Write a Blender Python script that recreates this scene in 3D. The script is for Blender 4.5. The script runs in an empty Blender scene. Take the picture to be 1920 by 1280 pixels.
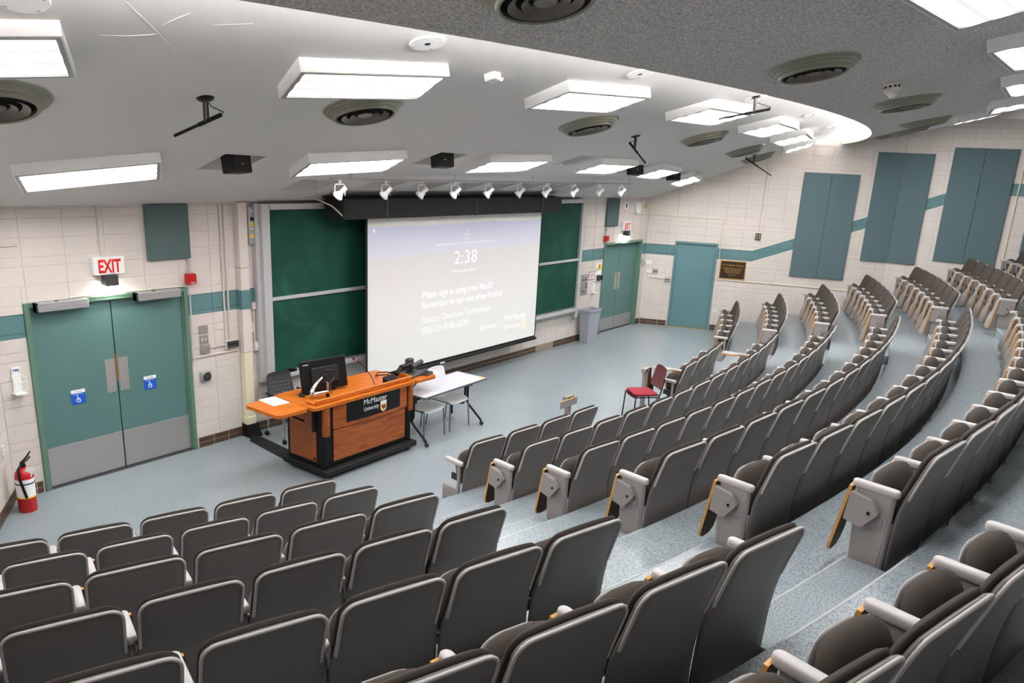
import bpy, bmesh, math, random
from math import sin, cos, tan, pi, radians as rad, hypot, sqrt
from mathutils import Vector, Matrix
random.seed(7)
C = bpy.context.scene.collection
SC = bpy.context.scene

# ------------------------------------------------------------------ camera
CAM = dict(f=1463.614, x=-3.6364, y=-9.0467, z=3.9115, yaw=0.94969, pitch=0.29041, roll=0.052086, ox=-10.117, oy=98.611)
_cy, _sy, _cp, _sp = cos(CAM['yaw']), sin(CAM['yaw']), cos(CAM['pitch']), sin(CAM['pitch'])
_f = Vector((_sy * _cp, _cy * _cp, -_sp)); _r = Vector((_cy, -_sy, 0)); _u = _r.cross(_f)
_c, _s = cos(CAM['roll']), sin(CAM['roll'])
_r, _u = _c * _r + _s * _u, -_s * _r + _c * _u
cd = bpy.data.cameras.new('camera'); cam = bpy.data.objects.new('camera', cd); C.objects.link(cam)
M = Matrix((( _r.x, _u.x, -_f.x), (_r.y, _u.y, -_f.y), (_r.z, _u.z, -_f.z))).to_4x4()
M.translation = Vector((CAM['x'], CAM['y'], CAM['z'])); cam.matrix_world = M
cd.sensor_width = 36; cd.sensor_fit = 'HORIZONTAL'; cd.lens = CAM['f'] * 36 / 1920
cd.shift_x = -CAM['ox'] / 1920; cd.shift_y = CAM['oy'] / 1920; cd.clip_end = 100; cd.clip_start = .02
SC.camera = cam

# ------------------------------------------------------------------ world, exposure
w = bpy.data.worlds.new('world'); SC.world = w; w.use_nodes = True
w.node_tree.nodes['Background'].inputs[0].default_value = (.8, .9, 1, 1)
w.node_tree.nodes['Background'].inputs[1].default_value = .05
SC.view_settings.view_transform = 'Standard'; SC.view_settings.look = 'None'
SC.view_settings.gamma = 1; SC.view_settings.use_curve_mapping = False
SC.view_settings.exposure = 2.23
LENS_STRENGTH = 8.0
COVE_STRENGTH = 52.0

# ------------------------------------------------------------------ helpers
def lin(c):
    return tuple(((v / 255) / 12.92 if v / 255 <= .04045 else ((v / 255 + .055) / 1.055) ** 2.4) for v in c)

class MB:
    def __init__(s): s.v = []; s.f = []; s.m = []
    def add(s, V, F, m=0, T=None):
        o = len(s.v)
        for p in V:
            s.v.append(tuple(T @ Vector(p)) if T is not None else tuple(p))
        for f in F: s.f.append([i + o for i in f]); s.m.append(m)
        return s
    def box(s, x0, x1, y0, y1, z0, z1, b=0, m=0, T=None):
        if x0 > x1: x0, x1 = x1, x0
        if y0 > y1: y0, y1 = y1, y0
        if z0 > z1: z0, z1 = z1, z0
        if b <= 0:
            V = [(x, y, z) for x in (x0, x1) for y in (y0, y1) for z in (z0, z1)]
            return s.add(V, [(0, 1, 3, 2), (4, 6, 7, 5), (0, 4, 5, 1), (2, 3, 7, 6), (0, 2, 6, 4), (1, 5, 7, 3)], m, T)
        b = min(b, (x1 - x0) * .45, (y1 - y0) * .45, (z1 - z0) * .45)
        V = []
        for i in (0, 1):
            for j in (0, 1):
                for k in (0, 1):
                    X = (x0, x1)[i]; Y = (y0, y1)[j]; Z = (z0, z1)[k]
                    xi = X + (b, -b)[i]; yi = Y + (b, -b)[j]; zi = Z + (b, -b)[k]
                    V += [(X, yi, zi), (xi, Y, zi), (xi, yi, Z)]
        n = lambda i, j, k, a: ((i * 2 + j) * 2 + k) * 3 + a
        F = []
        for i in (0, 1):
            F.append([n(i, 0, 0, 0), n(i, 1, 0, 0), n(i, 1, 1, 0), n(i, 0, 1, 0)])
            F.append([n(0, i, 0, 1), n(1, i, 0, 1), n(1, i, 1, 1), n(0, i, 1, 1)])
            F.append([n(0, 0, i, 2), n(1, 0, i, 2), n(1, 1, i, 2), n(0, 1, i, 2)])
        for i in (0, 1):
            for j in (0, 1):
                F.append([n(i, j, 0, 0), n(i, j, 0, 1), n(i, j, 1, 1), n(i, j, 1, 0)])
                F.append([n(i, 0, j, 0), n(i, 0, j, 2), n(i, 1, j, 2), n(i, 1, j, 0)])
                F.append([n(0, i, j, 1), n(0, i, j, 2), n(1, i, j, 2), n(1, i, j, 1)])
                for k in (0, 1): F.append([n(i, j, k, 0), n(i, j, k, 1), n(i, j, k, 2)])
        return s.add(V, F, m, T)
    def tube(s, P, r, n=8, m=0, T=None):
        P = [Vector(p) for p in P]; V = []; F = []; k = len(P)
        rs = r if isinstance(r, (list, tuple)) else [r] * k
        ref = None
        for i, p in enumerate(P):
            d = (P[min(i + 1, k - 1)] - P[max(i - 1, 0)]).normalized()
            a = (ref - d * ref.dot(d)) if ref is not None else d.orthogonal()
            if a.length < 1e-6: a = d.orthogonal()
            a.normalize(); ref = a; b = d.cross(a)
            for j in range(n):
                t = 2 * pi * j / n; V.append(p + (a * cos(t) + b * sin(t)) * rs[i])
        for i in range(k - 1):
            for j in range(n): F.append([i * n + j, i * n + (j + 1) % n, (i + 1) * n + (j + 1) % n, (i + 1) * n + j])
        F.append(list(range(n))); F.append(list(range((k - 1) * n, k * n)))
        return s.add(V, F, m, T)
    def lathe(s, prof, n=24, m=0, T=None):
        V = []; F = []
        for r, z in prof:
            for j in range(n): t = 2 * pi * j / n; V.append((r * cos(t), r * sin(t), z))
        for i in range(len(prof) - 1):
            for j in range(n): F.append([i * n + j, i * n + (j + 1) % n, (i + 1) * n + (j + 1) % n, (i + 1) * n + j])
        if prof[0][0] > 1e-6: F.append(list(range(n)))
        if prof[-1][0] > 1e-6: F.append(list(range((len(prof) - 1) * n, len(prof) * n)))
        return s.add(V, F, m, T)
    def ring(s, prof, n=24, m=0, T=None):      # closed profile revolved
        V = []; F = []; k = len(prof)
        for r, z in prof:
            for j in range(n): t = 2 * pi * j / n; V.append((r * cos(t), r * sin(t), z))
        for i in range(k):
            for j in range(n): F.append([i * n + j, i * n + (j + 1) % n, ((i + 1) % k) * n + (j + 1) % n, ((i + 1) % k) * n + j])
        return s.add(V, F, m, T)
    def prism(s, poly, d0, d1, ax='xz', m=0, T=None):
        k = len(poly)
        mk = {'xz': lambda a, b, d: (a, d, b), 'xy': lambda a, b, d: (a, b, d), 'yz': lambda a, b, d: (d, a, b)}[ax]
        V = [mk(a, b, d0) for a, b in poly] + [mk(a, b, d1) for a, b in poly]
        F = [list(range(k)), list(range(k, 2 * k))] + [[i, (i + 1) % k, k + (i + 1) % k, k + i] for i in range(k)]
        return s.add(V, F, m, T)
    def mesh(s, name, mats, smooth=0, recalc=True):
        me = bpy.data.meshes.new(name); me.from_pydata(s.v, [], s.f)
        for mt in (mats if isinstance(mats, (list, tuple)) else [mats]): me.materials.append(mt)
        me.polygons.foreach_set('material_index', s.m)
        if recalc:
            bm = bmesh.new(); bm.from_mesh(me); bmesh.ops.recalc_face_normals(bm, faces=bm.faces); bm.to_mesh(me); bm.free()
        if smooth:
            me.polygons.foreach_set('use_smooth', [True] * len(me.polygons)); me.set_sharp_from_angle(angle=rad(smooth))
        me.update(); return me
    def build(s, name, mats, parent=None, smooth=0, loc=None, rot=None, M=None, recalc=True):
        return link(name, s.mesh(name, mats, smooth, recalc), parent, loc, rot, M)

def link(name, data, parent=None, loc=None, rot=None, M=None):
    o = bpy.data.objects.new(name, data); C.objects.link(o)
    if parent is not None: o.parent = parent
    if M is not None: o.matrix_basis = M
    if loc is not None: o.location = loc
    if rot is not None: o.rotation_euler = rot
    return o
def tag(o, label, cat, group=None):
    o['label'] = label; o['category'] = cat
    if group: o['group'] = group
    return o
def empty(name, label, cat, loc=(0, 0, 0), rz=0, group=None, M=None):
    o = link(name, None, None, loc, (0, 0, rz)); o.empty_display_size = .05
    if M is not None: o.matrix_basis = M
    return tag(o, label, cat, group)
def struct(o): o['kind'] = 'structure'; return o
def dup(root, M=None, loc=None, rz=None, label=None, group=None):
    r = root.copy(); C.objects.link(r)
    if M is not None: r.matrix_basis = M
    if loc is not None: r.location = loc
    if rz is not None: r.rotation_euler = (0, 0, rz)
    if label: r['label'] = label
    if group: r['group'] = group
    for ch in root.children:
        c = ch.copy(); C.objects.link(c); c.parent = r
        for g in ch.children:
            d = g.copy(); C.objects.link(d); d.parent = c
    return r
ORD = ['', 'first', 'second', 'third', 'fourth', 'fifth', 'sixth', 'seventh', 'eighth', 'ninth', 'tenth', 'eleventh', 'twelfth', 'thirteenth', 'fourteenth', 'fifteenth', 'sixteenth']
def rrect(x0, x1, y0, y1, r, n=5):
    P = []
    for cx, cy, a in ((x1 - r, y1 - r, 0), (x0 + r, y1 - r, 90), (x0 + r, y0 + r, 180), (x1 - r, y0 + r, 270)):
        for i in range(n + 1): t = rad(a + 90 * i / n); P.append((cx + r * cos(t), cy + r * sin(t)))
    return P

# ------------------------------------------------------------------ materials
def mat(name, col, rough=.5, metal=0, var=0, vscale=20, bump=0, bscale=80, emit=0, emitcol=None, spec=.5, coords='Object'):
    m = bpy.data.materials.new(name); m.use_nodes = True; nt = m.node_tree; N = nt.nodes; L = nt.links
    b = N['Principled BSDF']; c = lin(col)
    b.inputs['Base Color'].default_value = (*c, 1); b.inputs['Roughness'].default_value = rough
    b.inputs['Metallic'].default_value = metal; b.inputs['Specular IOR Level'].default_value = spec
    if var or bump:
        tc = N.new('ShaderNodeTexCoord')
    if var:
        nz = N.new('ShaderNodeTexNoise'); nz.inputs['Scale'].default_value = vscale; nz.inputs['Detail'].default_value = 4
        L.new(tc.outputs[coords], nz.inputs['Vector'])
        mx = N.new('ShaderNodeMix'); mx.data_type = 'RGBA'; L.new(nz.outputs['Fac'], mx.inputs['Factor'])
        mx.inputs['A'].default_value = (*[v * (1 - var) for v in c], 1); mx.inputs['B'].default_value = (*[min(1, v * (1 + var)) for v in c], 1)
        L.new(mx.outputs['Result'], b.inputs['Base Color'])
    if bump:
        n2 = N.new('ShaderNodeTexNoise'); n2.inputs['Scale'].default_value = bscale; n2.inputs['Detail'].default_value = 3
        L.new(tc.outputs[coords], n2.inputs['Vector'])
        bp = N.new('ShaderNodeBump'); bp.inputs['Strength'].default_value = bump; bp.inputs['Distance'].default_value = .01
        L.new(n2.outputs['Fac'], bp.inputs['Height']); L.new(bp.outputs['Normal'], b.inputs['Normal'])
    if emit:
        b.inputs['Emission Color'].default_value = (*lin(emitcol or col), 1); b.inputs['Emission Strength'].default_value = emit
    return m
def ramp(nt, fac, stops):
    r = nt.nodes.new('ShaderNodeValToRGB'); e = r.color_ramp.elements
    while len(e) < len(stops): e.new(.5)
    for i, (p, c) in enumerate(stops): e[i].position = p; e[i].color = (*lin(c), 1)
    nt.links.new(fac, r.inputs['Fac']); return r.outputs['Color']
def mathn(nt, op, a, b=None, clamp=False):
    n = nt.nodes.new('ShaderNodeMath'); n.operation = op; n.use_clamp = clamp
    for i, v in enumerate((a, b)):
        if v is None: continue
        if isinstance(v, (int, float)): n.inputs[i].default_value = v
        else: nt.links.new(v, n.inputs[i])
    return n.outputs[0]

def wall_material():
    m = mat('painted_block', (224, 216, 208), .55, bump=.25, bscale=120, coords='Generated')
    nt = m.node_tree; N = nt.nodes; L = nt.links; b = N['Principled BSDF']
    for n in list(N):
        if n.type in ('TEX_COORD', 'BUMP', 'TEX_NOISE'): N.remove(n)
    g = N.new('ShaderNodeNewGeometry'); sp = N.new('ShaderNodeSeparateXYZ'); L.new(g.outputs['Position'], sp.inputs[0])
    rise = mathn(nt, 'MULTIPLY', mathn(nt, 'MAXIMUM', mathn(nt, 'SUBTRACT', mathn(nt, 'MULTIPLY', sp.outputs['Y'], -1), 2.42), 0), .425)
    top = mathn(nt, 'MINIMUM', mathn(nt, 'ADD', rise, 2.072), 3.98)
    d = mathn(nt, 'SUBTRACT', top, sp.outputs['Z'])
    band = mathn(nt, 'MULTIPLY', mathn(nt, 'GREATER_THAN', d, 0), mathn(nt, 'LESS_THAN', d, .262))
    nz = N.new('ShaderNodeTexNoise'); nz.inputs['Scale'].default_value = 1.6; nz.inputs['Detail'].default_value = 3; L.new(g.outputs['Position'], nz.inputs['Vector'])
    paint = ramp(nt, nz.outputs['Fac'], [(.3, (208, 199, 193)), (.7, (217, 208, 202))])
    teal = ramp(nt, nz.outputs['Fac'], [(.3, (86, 124, 127)), (.7, (92, 130, 133))])
    mx = N.new('ShaderNodeMix'); mx.data_type = 'RGBA'; L.new(band, mx.inputs['Factor']); L.new(paint, mx.inputs['A']); L.new(teal, mx.inputs['B'])
    L.new(mx.outputs['Result'], b.inputs['Base Color'])
    n2 = N.new('ShaderNodeTexNoise'); n2.inputs['Scale'].default_value = 70; n2.inputs['Detail'].default_value = 4; L.new(g.outputs['Position'], n2.inputs['Vector'])
    bp = N.new('ShaderNodeBump'); bp.inputs['Strength'].default_value = .18; bp.inputs['Distance'].default_value = .006
    L.new(n2.outputs['Fac'], bp.inputs['Height']); L.new(bp.outputs['Normal'], b.inputs['Normal'])
    return m
def floor_material():
    m = mat('speckled_vinyl', (150, 172, 180), .33)
    nt = m.node_tree; N = nt.nodes; L = nt.links; b = N['Principled BSDF']
    g = N.new('ShaderNodeNewGeometry')
    mp = N.new('ShaderNodeMapping'); mp.inputs['Scale'].default_value = (1, 1, 1); L.new(g.outputs['Position'], mp.inputs['Vector'])
    a = N.new('ShaderNodeTexNoise'); a.inputs['Scale'].default_value = 85; a.inputs['Detail'].default_value = 3; a.inputs['Roughness'].default_value = .6; L.new(mp.outputs[0], a.inputs['Vector'])
    big = N.new('ShaderNodeTexNoise'); big.inputs['Scale'].default_value = .8; big.inputs['Detail'].default_value = 3; L.new(mp.outputs[0], big.inputs['Vector'])
    s1 = ramp(nt, a.outputs['Fac'], [(.31, (74, 88, 104)), (.41, (122, 134, 143)), (.54, (151, 160, 164)), (.70, (171, 177, 178))])
    mx = N.new('ShaderNodeMix'); mx.data_type = 'RGBA'; mx.blend_type = 'MULTIPLY'; mx.inputs['Factor'].default_value = 1
    L.new(s1, mx.inputs['A']); L.new(ramp(nt, big.outputs['Fac'], [(.25, (244, 246, 247)), (.75, (255, 255, 253))]), mx.inputs['B'])
    L.new(mx.outputs['Result'], b.inputs['Base Color'])
    b.inputs['Roughness'].default_value = .32
    return m
def wood_material(name, c0, c1, c2, rough=.38, sc=1.0):
    m = mat(name, c1, rough); nt = m.node_tree; N = nt.nodes; L = nt.links; b = N['Principled BSDF']
    tc = N.new('ShaderNodeTexCoord'); mp = N.new('ShaderNodeMapping'); mp.inputs['Scale'].default_value = (1.3 * sc, 9 * sc, 9 * sc)
    L.new(tc.outputs['Object'], mp.inputs['Vector'])
    nz = N.new('ShaderNodeTexNoise'); nz.inputs['Scale'].default_value = 3; nz.inputs['Detail'].default_value = 7; nz.inputs['Distortion'].default_value = 1.2; L.new(mp.outputs[0], nz.inputs['Vector'])
    L.new(ramp(nt, nz.outputs['Fac'], [(.3, c0), (.5, c1), (.72, c2)]), b.inputs['Base Color']); return m
def board_material():
    m = mat('chalkboard_green', (24, 84, 64), .6, spec=.25); nt = m.node_tree; N = nt.nodes; L = nt.links; b = N['Principled BSDF']
    g = N.new('ShaderNodeNewGeometry')
    a = N.new('ShaderNodeTexNoise'); a.inputs['Scale'].default_value = 1.3; a.inputs['Detail'].default_value = 5; a.inputs['Distortion'].default_value = 1.5; L.new(g.outputs['Position'], a.inputs['Vector'])
    L.new(ramp(nt, a.outputs['Fac'], [(.3, (14, 62, 48)), (.55, (20, 72, 56)), (.72, (34, 86, 70)), (.82, (70, 112, 98))]), b.inputs['Base Color']); return m
def grey_ceiling_material():
    m = mat('stippled_grey_ceiling', (214, 210, 207), .8); nt = m.node_tree; N = nt.nodes; L = nt.links; b = N['Principled BSDF']
    g = N.new('ShaderNodeNewGeometry')
    a = N.new('ShaderNodeTexNoise'); a.inputs['Scale'].default_value = 48; a.inputs['Detail'].default_value = 5; a.inputs['Roughness'].default_value = .6; L.new(g.outputs['Position'], a.inputs['Vector'])
    L.new(ramp(nt, a.outputs['Fac'], [(.36, (188, 183, 180)), (.62, (244, 240, 237))]), b.inputs['Base Color'])
    bp = N.new('ShaderNodeBump'); bp.inputs['Strength'].default_value = 1.0; bp.inputs['Distance'].default_value = .035
    L.new(a.outputs['Fac'], bp.inputs['Height']); L.new(bp.outputs['Normal'], b.inputs['Normal']); return m
def lens_material():
    m = mat('fluorescent_lens', (240, 240, 240), .3); nt = m.node_tree; N = nt.nodes; L = nt.links; b = N['Principled BSDF']
    tc = N.new('ShaderNodeTexCoord'); sp = N.new('ShaderNodeSeparateXYZ'); L.new(tc.outputs['Object'], sp.inputs[0])
    band = mathn(nt, 'ABSOLUTE', mathn(nt, 'SINE', mathn(nt, 'MULTIPLY', mathn(nt, 'ADD', sp.outputs['Y'], .27), pi * 3 / .54)))
    edge = mathn(nt, 'MULTIPLY', mathn(nt, 'ABSOLUTE', sp.outputs['X']), 1.72)
    e4 = mathn(nt, 'SUBTRACT', 1, mathn(nt, 'POWER', edge, 14), True)
    rim = mathn(nt, 'SUBTRACT', 1, mathn(nt, 'POWER', mathn(nt, 'MULTIPLY', mathn(nt, 'ABSOLUTE', sp.outputs['Y']), 3.75), 5), True)
    grid = mathn(nt, 'ADD', mathn(nt, 'MULTIPLY', mathn(nt, 'ABSOLUTE', mathn(nt, 'SINE', mathn(nt, 'MULTIPLY', sp.outputs['X'], 140))), .35), .65)
    st = mathn(nt, 'ADD', mathn(nt, 'MULTIPLY', mathn(nt, 'POWER', band, 6.0), mathn(nt, 'MULTIPLY', rim, mathn(nt, 'MULTIPLY', e4, LENS_STRENGTH * 2.75))), mathn(nt, 'MULTIPLY', grid, .16))
    L.new(st, b.inputs['Emission Strength'])
    b.inputs['Emission Color'].default_value = (1, .985, .97, 1); return m

WALL = wall_material(); FLOOR = floor_material(); BOARD = board_material(); GREYC = grey_ceiling_material(); LENS = lens_material()
m_cove = mat('cove_tube', (255, 253, 251), .4, emit=COVE_STRENGTH)
m_ceil = mat('white_ceiling_paint', (216, 214, 212), .7, bump=.12, bscale=6, coords='Object')
m_fascia = mat('white_fascia_paint', (226, 224, 222), .6)
m_mortar = mat('mortar_joint', (196, 186, 172), .8)
m_tile = mat('brown_base_tile', (84, 62, 48), .35, var=.35, vscale=40)
m_tilel = mat('pale_patch_tile', (150, 135, 115), .6, var=.2)
m_frameg = mat('green_door_frame', (96, 128, 110), .4, var=.05)
m_door = mat('teal_door', (88, 122, 120), .42, var=.05, vscale=3)
m_door2 = mat('blue_teal_door', (96, 134, 140), .42, var=.05, vscale=3)
m_steel = mat('brushed_steel', (178, 176, 176), .38, .55)
m_alu = mat('aluminium', (190, 190, 192), .35, .5)
m_aluw = mat('pale_aluminium', (198, 198, 200), .4, .25)
m_black = mat('black', (9, 9, 10), .5, spec=.3)
m_blackm = mat('black_matt', (18, 18, 19), .75)
m_darkgrey = mat('dark_grey', (58, 58, 60), .5)
m_case = mat('screen_case_black', (26, 25, 26), .7, var=.15, vscale=30)
m_scr = None
m_white = mat('white', (236, 236, 236), .45)
m_offw = mat('off_white', (226, 222, 214), .5)
m_cream = mat('cream', (226, 218, 190), .5)
m_lbox = mat('white_enamel', (240, 240, 240), .4)
m_beige = mat('beige_paint', (206, 197, 190), .5)
m_red = mat('red', (190, 22, 24), .35)
m_redt = mat('red_sign_letters', (206, 24, 22), .4, emit=.04)
m_sign = mat('exit_sign_face', (238, 236, 234), .4)
m_lamp = mat('emergency_lamp', (255, 252, 240), .3, emit=60)
m_acoust = mat('teal_fabric_panel', (90, 111, 116), .95, var=.12, vscale=180, bump=.3, bscale=400)
m_acoustd = mat('dark_grey_green_panel', (84, 102, 102), .95, var=.1, vscale=200)
WOOD = wood_material('cherry_wood', (160, 78, 12), (196, 104, 26), (210, 122, 42))
WOODD = wood_material('cherry_front', (126, 60, 16), (158, 80, 26), (176, 96, 38))
m_shell = mat('seat_grey_plastic', (112, 106, 103), .48, bump=.05, bscale=300)
m_arm = mat('armrest_light_grey', (188, 183, 182), .42)
m_stand = mat('seat_stand_grey', (150, 143, 141), .42)
m_cush = mat('brown_seat_fabric', (64, 56, 50), .95, var=.08, vscale=200, bump=.2, bscale=500)
m_pan = mat('seat_pan_grey', (150, 146, 146), .45)
m_dark = mat('dark_hinge', (46, 42, 40), .5)
m_tabtop = mat('tablet_laminate', (156, 153, 154), .4)
m_tabund = mat('tablet_underside', (62, 40, 26), .6)
m_tabwood = mat('tablet_wood_edge', (206, 152, 78), .4, var=.2, vscale=60)
m_diff = mat('diffuser_grey_green', (138, 137, 124), .42, .25)
m_diffd = mat('diffuser_bronze', (98, 90, 82), .4, .35, var=.25, vscale=14)
m_void = mat('duct_dark', (14, 13, 12), .9)
m_chrome = mat('chrome', (225, 225, 228), .08, 1)
m_leg = mat('grey_steel_leg', (140, 145, 150), .25, .8)
m_blue = mat('sign_blue', (20, 90, 200), .4)
m_yellow = mat('yellow', (240, 210, 40), .5)
m_paper = mat('paper_white', (246, 246, 248), .6)
m_purple = mat('purple', (70, 50, 150), .5)
m_brass = mat('brass', (206, 160, 84), .35, .5)
m_bronze = mat('bronze_plate', (56, 40, 26), .4, .2)
m_orange = mat('orange_scuff', (206, 130, 40), .6)
m_bin = mat('grey_bin', (160, 164, 172), .45)
m_maroon = mat('maroon_fabric', (150, 40, 54), .9, var=.08, vscale=120)
m_maroonp = mat('dark_maroon_plastic', (96, 38, 44), .4)
m_tabletop = mat('grey_table_top', (196, 196, 204), .35)
m_tabedge = mat('grey_table_edge', (96, 98, 104), .5)
m_nose = mat('pale_nosing', (172, 178, 180), .5)
m_gold = mat('crest_gold', (236, 190, 90), .5); m_maro = mat('crest_maroon', (130, 50, 50), .5)

# ------------------------------------------------------------------ texts
TEXTS = []
def text(name, body, M, width, parent, m, size=.1, extrude=.0008, bold=0, align='LEFT', spacing=1.0, height=None):
    cu = bpy.data.curves.new(name, 'FONT'); cu.body = body; cu.size = size; cu.extrude = extrude; cu.offset = bold
    cu.align_x = align; cu.space_character = spacing; cu.materials.append(m); cu.resolution_u = 3
    o = bpy.data.objects.new('text_source', cu); C.objects.link(o); o.parent = parent; o.matrix_basis = M
    TEXTS.append((o, width, height)); return o
FACE_IN = Matrix.Rotation(pi / 2, 4, 'X')          # reads from the audience (faces -y)

# ------------------------------------------------------------------ geometry of the room
XC, YC = 6.3, 17.0                                   # centre of the seating arcs
RX0, RX1, RY1 = 14.771, 16.907, -5.27                # right wall: flare then straight
LX0, LSL, LY1 = -.32, .68, -6.0                      # left wall
LX1 = LX0 + LSL * LY1
YB = -12.2                                           # back wall
WH = 8.2
def xr(y): return RX0 + (RX1 - RX0) * min(1, max(0, y / RY1))
def xl(y): return LX0 + LSL * max(y, LY1)
def white_z(x, y):
    d = x - XC; return 3.2 - .345 * y - .0095 * y * y - y * (.0004 * d * d + .0000095 * d ** 4)
def grey_z(x, y): return 4.66 + (.2 + .0016 * (x - XC) ** 2) * (hypot(x - XC, y - YC) - 23.25)
def pol(R, t, z=0): return Vector((XC + R * sin(t), YC - R * cos(t), z))
def th_right(R):
    lo, hi = 0, rad(60)
    for _ in range(40):
        m = (lo + hi) / 2; p = pol(R, m)
        if p.x < xr(p.y): lo = m
        else: hi = m
    return lo
def th_left(R):
    lo, hi = rad(-60), 0
    for _ in range(40):
        m = (lo + hi) / 2; p = pol(R, m)
        if p.x > xl(p.y): hi = m
        else: lo = m
    return hi

H = .293
def tipR(i): return 20.95 + .94 * (i - 1)
def nosR(i): return tipR(i) + .30 + .024 * (i - 1)   # riser behind row i
def tz(i): return (i - 1) * H

# ---- floor
b = MB(); n = 60
pts = [(LX0, .35), (RX0, .35)]
bl = MB(); V = []
th0, th1 = th_left(nosR(1)), th_right(nosR(1))
arc = [pol(nosR(1) + .3, th0 + (th1 - th0) * k / n) for k in range(n + 1)]
poly = [(p.x, p.y, 0) for p in arc] + [(RX0, 0, 0), (RX0, .4, 0), (LX0, .4, 0), (LX0, 0, 0)]
bl.add(poly, [list(range(len(poly)))])
fl = struct(bl.build('floor', FLOOR, recalc=False))
# ---- tiers
NT = 10
for i in range(2, NT):
    R0 = nosR(i - 1); R1 = nosR(i) + (.0 if i < NT - 1 else 6); z = tz(i); z0 = tz(i - 1) - .02
    a0, a1, c0, c1 = th_left(R0), th_right(R0), th_left(R1 if i < NT - 1 else R0), th_right(R1 if i < NT - 1 else R0)
    n = 64; V = []; F = []
    for k in range(n + 1):
        p = pol(R0, a0 + (a1 - a0) * k / n); q = pol(R1, c0 + (c1 - c0) * k / n)
        V += [(p.x, p.y, z0), (p.x, p.y, z), (q.x, q.y, z)]
    for k in range(n):
        o = k * 3; F += [[o, o + 3, o + 4, o + 1], [o + 1, o + 4, o + 5, o + 2]]
    t = struct(MB().add(V, F).build('floor_tier', FLOOR, recalc=False))
    for ta, tb_ in ((-14.4, -11.2), (10.8, 13.4)):
        V = []; F = []
        for k in range(9):
            t_ = rad(ta + (tb_ - ta) * k / 8); p = pol(R0 - .003, t_); q = pol(R0 + .011, t_)
            V += [(p.x, p.y, z - .010), (p.x, p.y, z + .0015), (q.x, q.y, z + .0015)]
        for k in range(8):
            o = k * 3; F += [[o, o + 3, o + 4, o + 1], [o + 1, o + 4, o + 5, o + 2]]
        MB().add(V, F).build('nosing_strip', m_nose, t, recalc=False)

# ---- walls: backing + separate blocks
COURSES = []; z = .142
while z < WH:
    for hgt in (.203, .203, .0995):
        COURSES.append((z, z + hgt)); z += hgt
BW = .447
_blk = {}
def block_mesh(wd, hg):
    k = (round(wd, 3), round(hg, 3))
    if k not in _blk:
        g = .0018; c = .003; d = .008; a, h2 = k
        V = [(g, 0, g), (a - g, 0, g), (a - g, 0, h2 - g), (g, 0, h2 - g), (g + c, -d, g + c), (a - g - c, -d, g + c), (a - g - c, -d, h2 - g - c), (g + c, -d, h2 - g - c)]
        F = [(4, 5, 6, 7), (0, 1, 5, 4), (1, 2, 6, 5), (2, 3, 7, 6), (3, 0, 4, 7)]
        _blk[k] = MB().add(V, F).mesh('block', WALL, recalc=False)
    return _blk[k]
def subtract(rect, holes):
    rs = [rect]
    for h in holes:
        out = []
        for (a, b_, c, d) in rs:
            x0, x1, y0, y1 = h
            if x1 <= a or x0 >= b_ or y1 <= c or y0 >= d: out.append((a, b_, c, d)); continue
            if a < x0: out.append((a, x0, c, d))
            if x1 < b_: out.append((x1, b_, c, d))
            m0, m1 = max(a, x0), min(b_, x1)
            if c < y0: out.append((m0, m1, c, y0))
            if y1 < d: out.append((m0, m1, y1, d))
        rs = out
    return [r for r in rs if r[1] - r[0] > .012 and r[3] - r[2] > .012]
def lay_blocks(wall, T, length, ztop, holes, u0=0, limit=300, score=None):
    """blocks of WALL in its local frame: u along, z up, -y out of the wall"""
    items = []; k0 = math.floor((0 - u0) / BW) - 1
    for (za, zb) in COURSES:
        u = u0 + k0 * BW
        while u < length:
            a, c = max(0, u), min(length, u + BW)
            if c - a > .02:
                zt = max(ztop(a), ztop(c))
                if za < zt:
                    for r in subtract((a, c, za, min(zb, max(zt, za + .02))), holes): items.append(r)
            u += BW
    items.sort(key=lambda r: score(r) if score else 0)
    rest = MB()
    for i, (a, c, za, zb) in enumerate(items):
        if i < limit:
            link('block', block_mesh(c - a, zb - za), wall, M=T @ Matrix.Translation((a, 0, za)))
        else:
            me = block_mesh(c - a, zb - za)
            rest.add([(v.co.x + a, v.co.y, v.co.z + za) for v in me.vertices], [tuple(p.vertices) for p in me.polygons])
    if rest.v:
        o = rest.build('block_rest', WALL, wall, M=T, recalc=False); o['kind'] = 'stuff'

D1 = (0.0, 1.93); D2 = (12.6, 14.53); DH = 2.18
# front wall (backing pieces leave the door openings free)
wf = MB()
for (a, c, za, zb) in [(LX0 - .1, D1[0], 0, WH), (D1[0], D1[1], DH, WH), (D1[1], D2[0], 0, WH), (D2[0], D2[1], DH, WH), (D2[1], RX0 + .1, 0, WH)]:
    wf.box(a, c, .004, .18, za, zb)
wall_front = struct(wf.build('wall_front', WALL))
I4 = Matrix.Identity(4)
brd = (3.05, 11.38, .84, 3.3)
lay_blocks(wall_front, Matrix.Translation((0, .006, 0)) @ Matrix.Translation((LX0, 0, 0)), RX0 - LX0, lambda u: 3.22,
           [(D1[0] - LX0, D1[1] - LX0, 0, DH), (D2[0] - LX0, D2[1] - LX0, 0, DH), (brd[0] - LX0, brd[1] - LX0, brd[2], brd[3])], u0=.05 - LX0 - BW * 2, limit=300,
           score=lambda r: abs(r[0] - 1) * .2)
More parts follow.
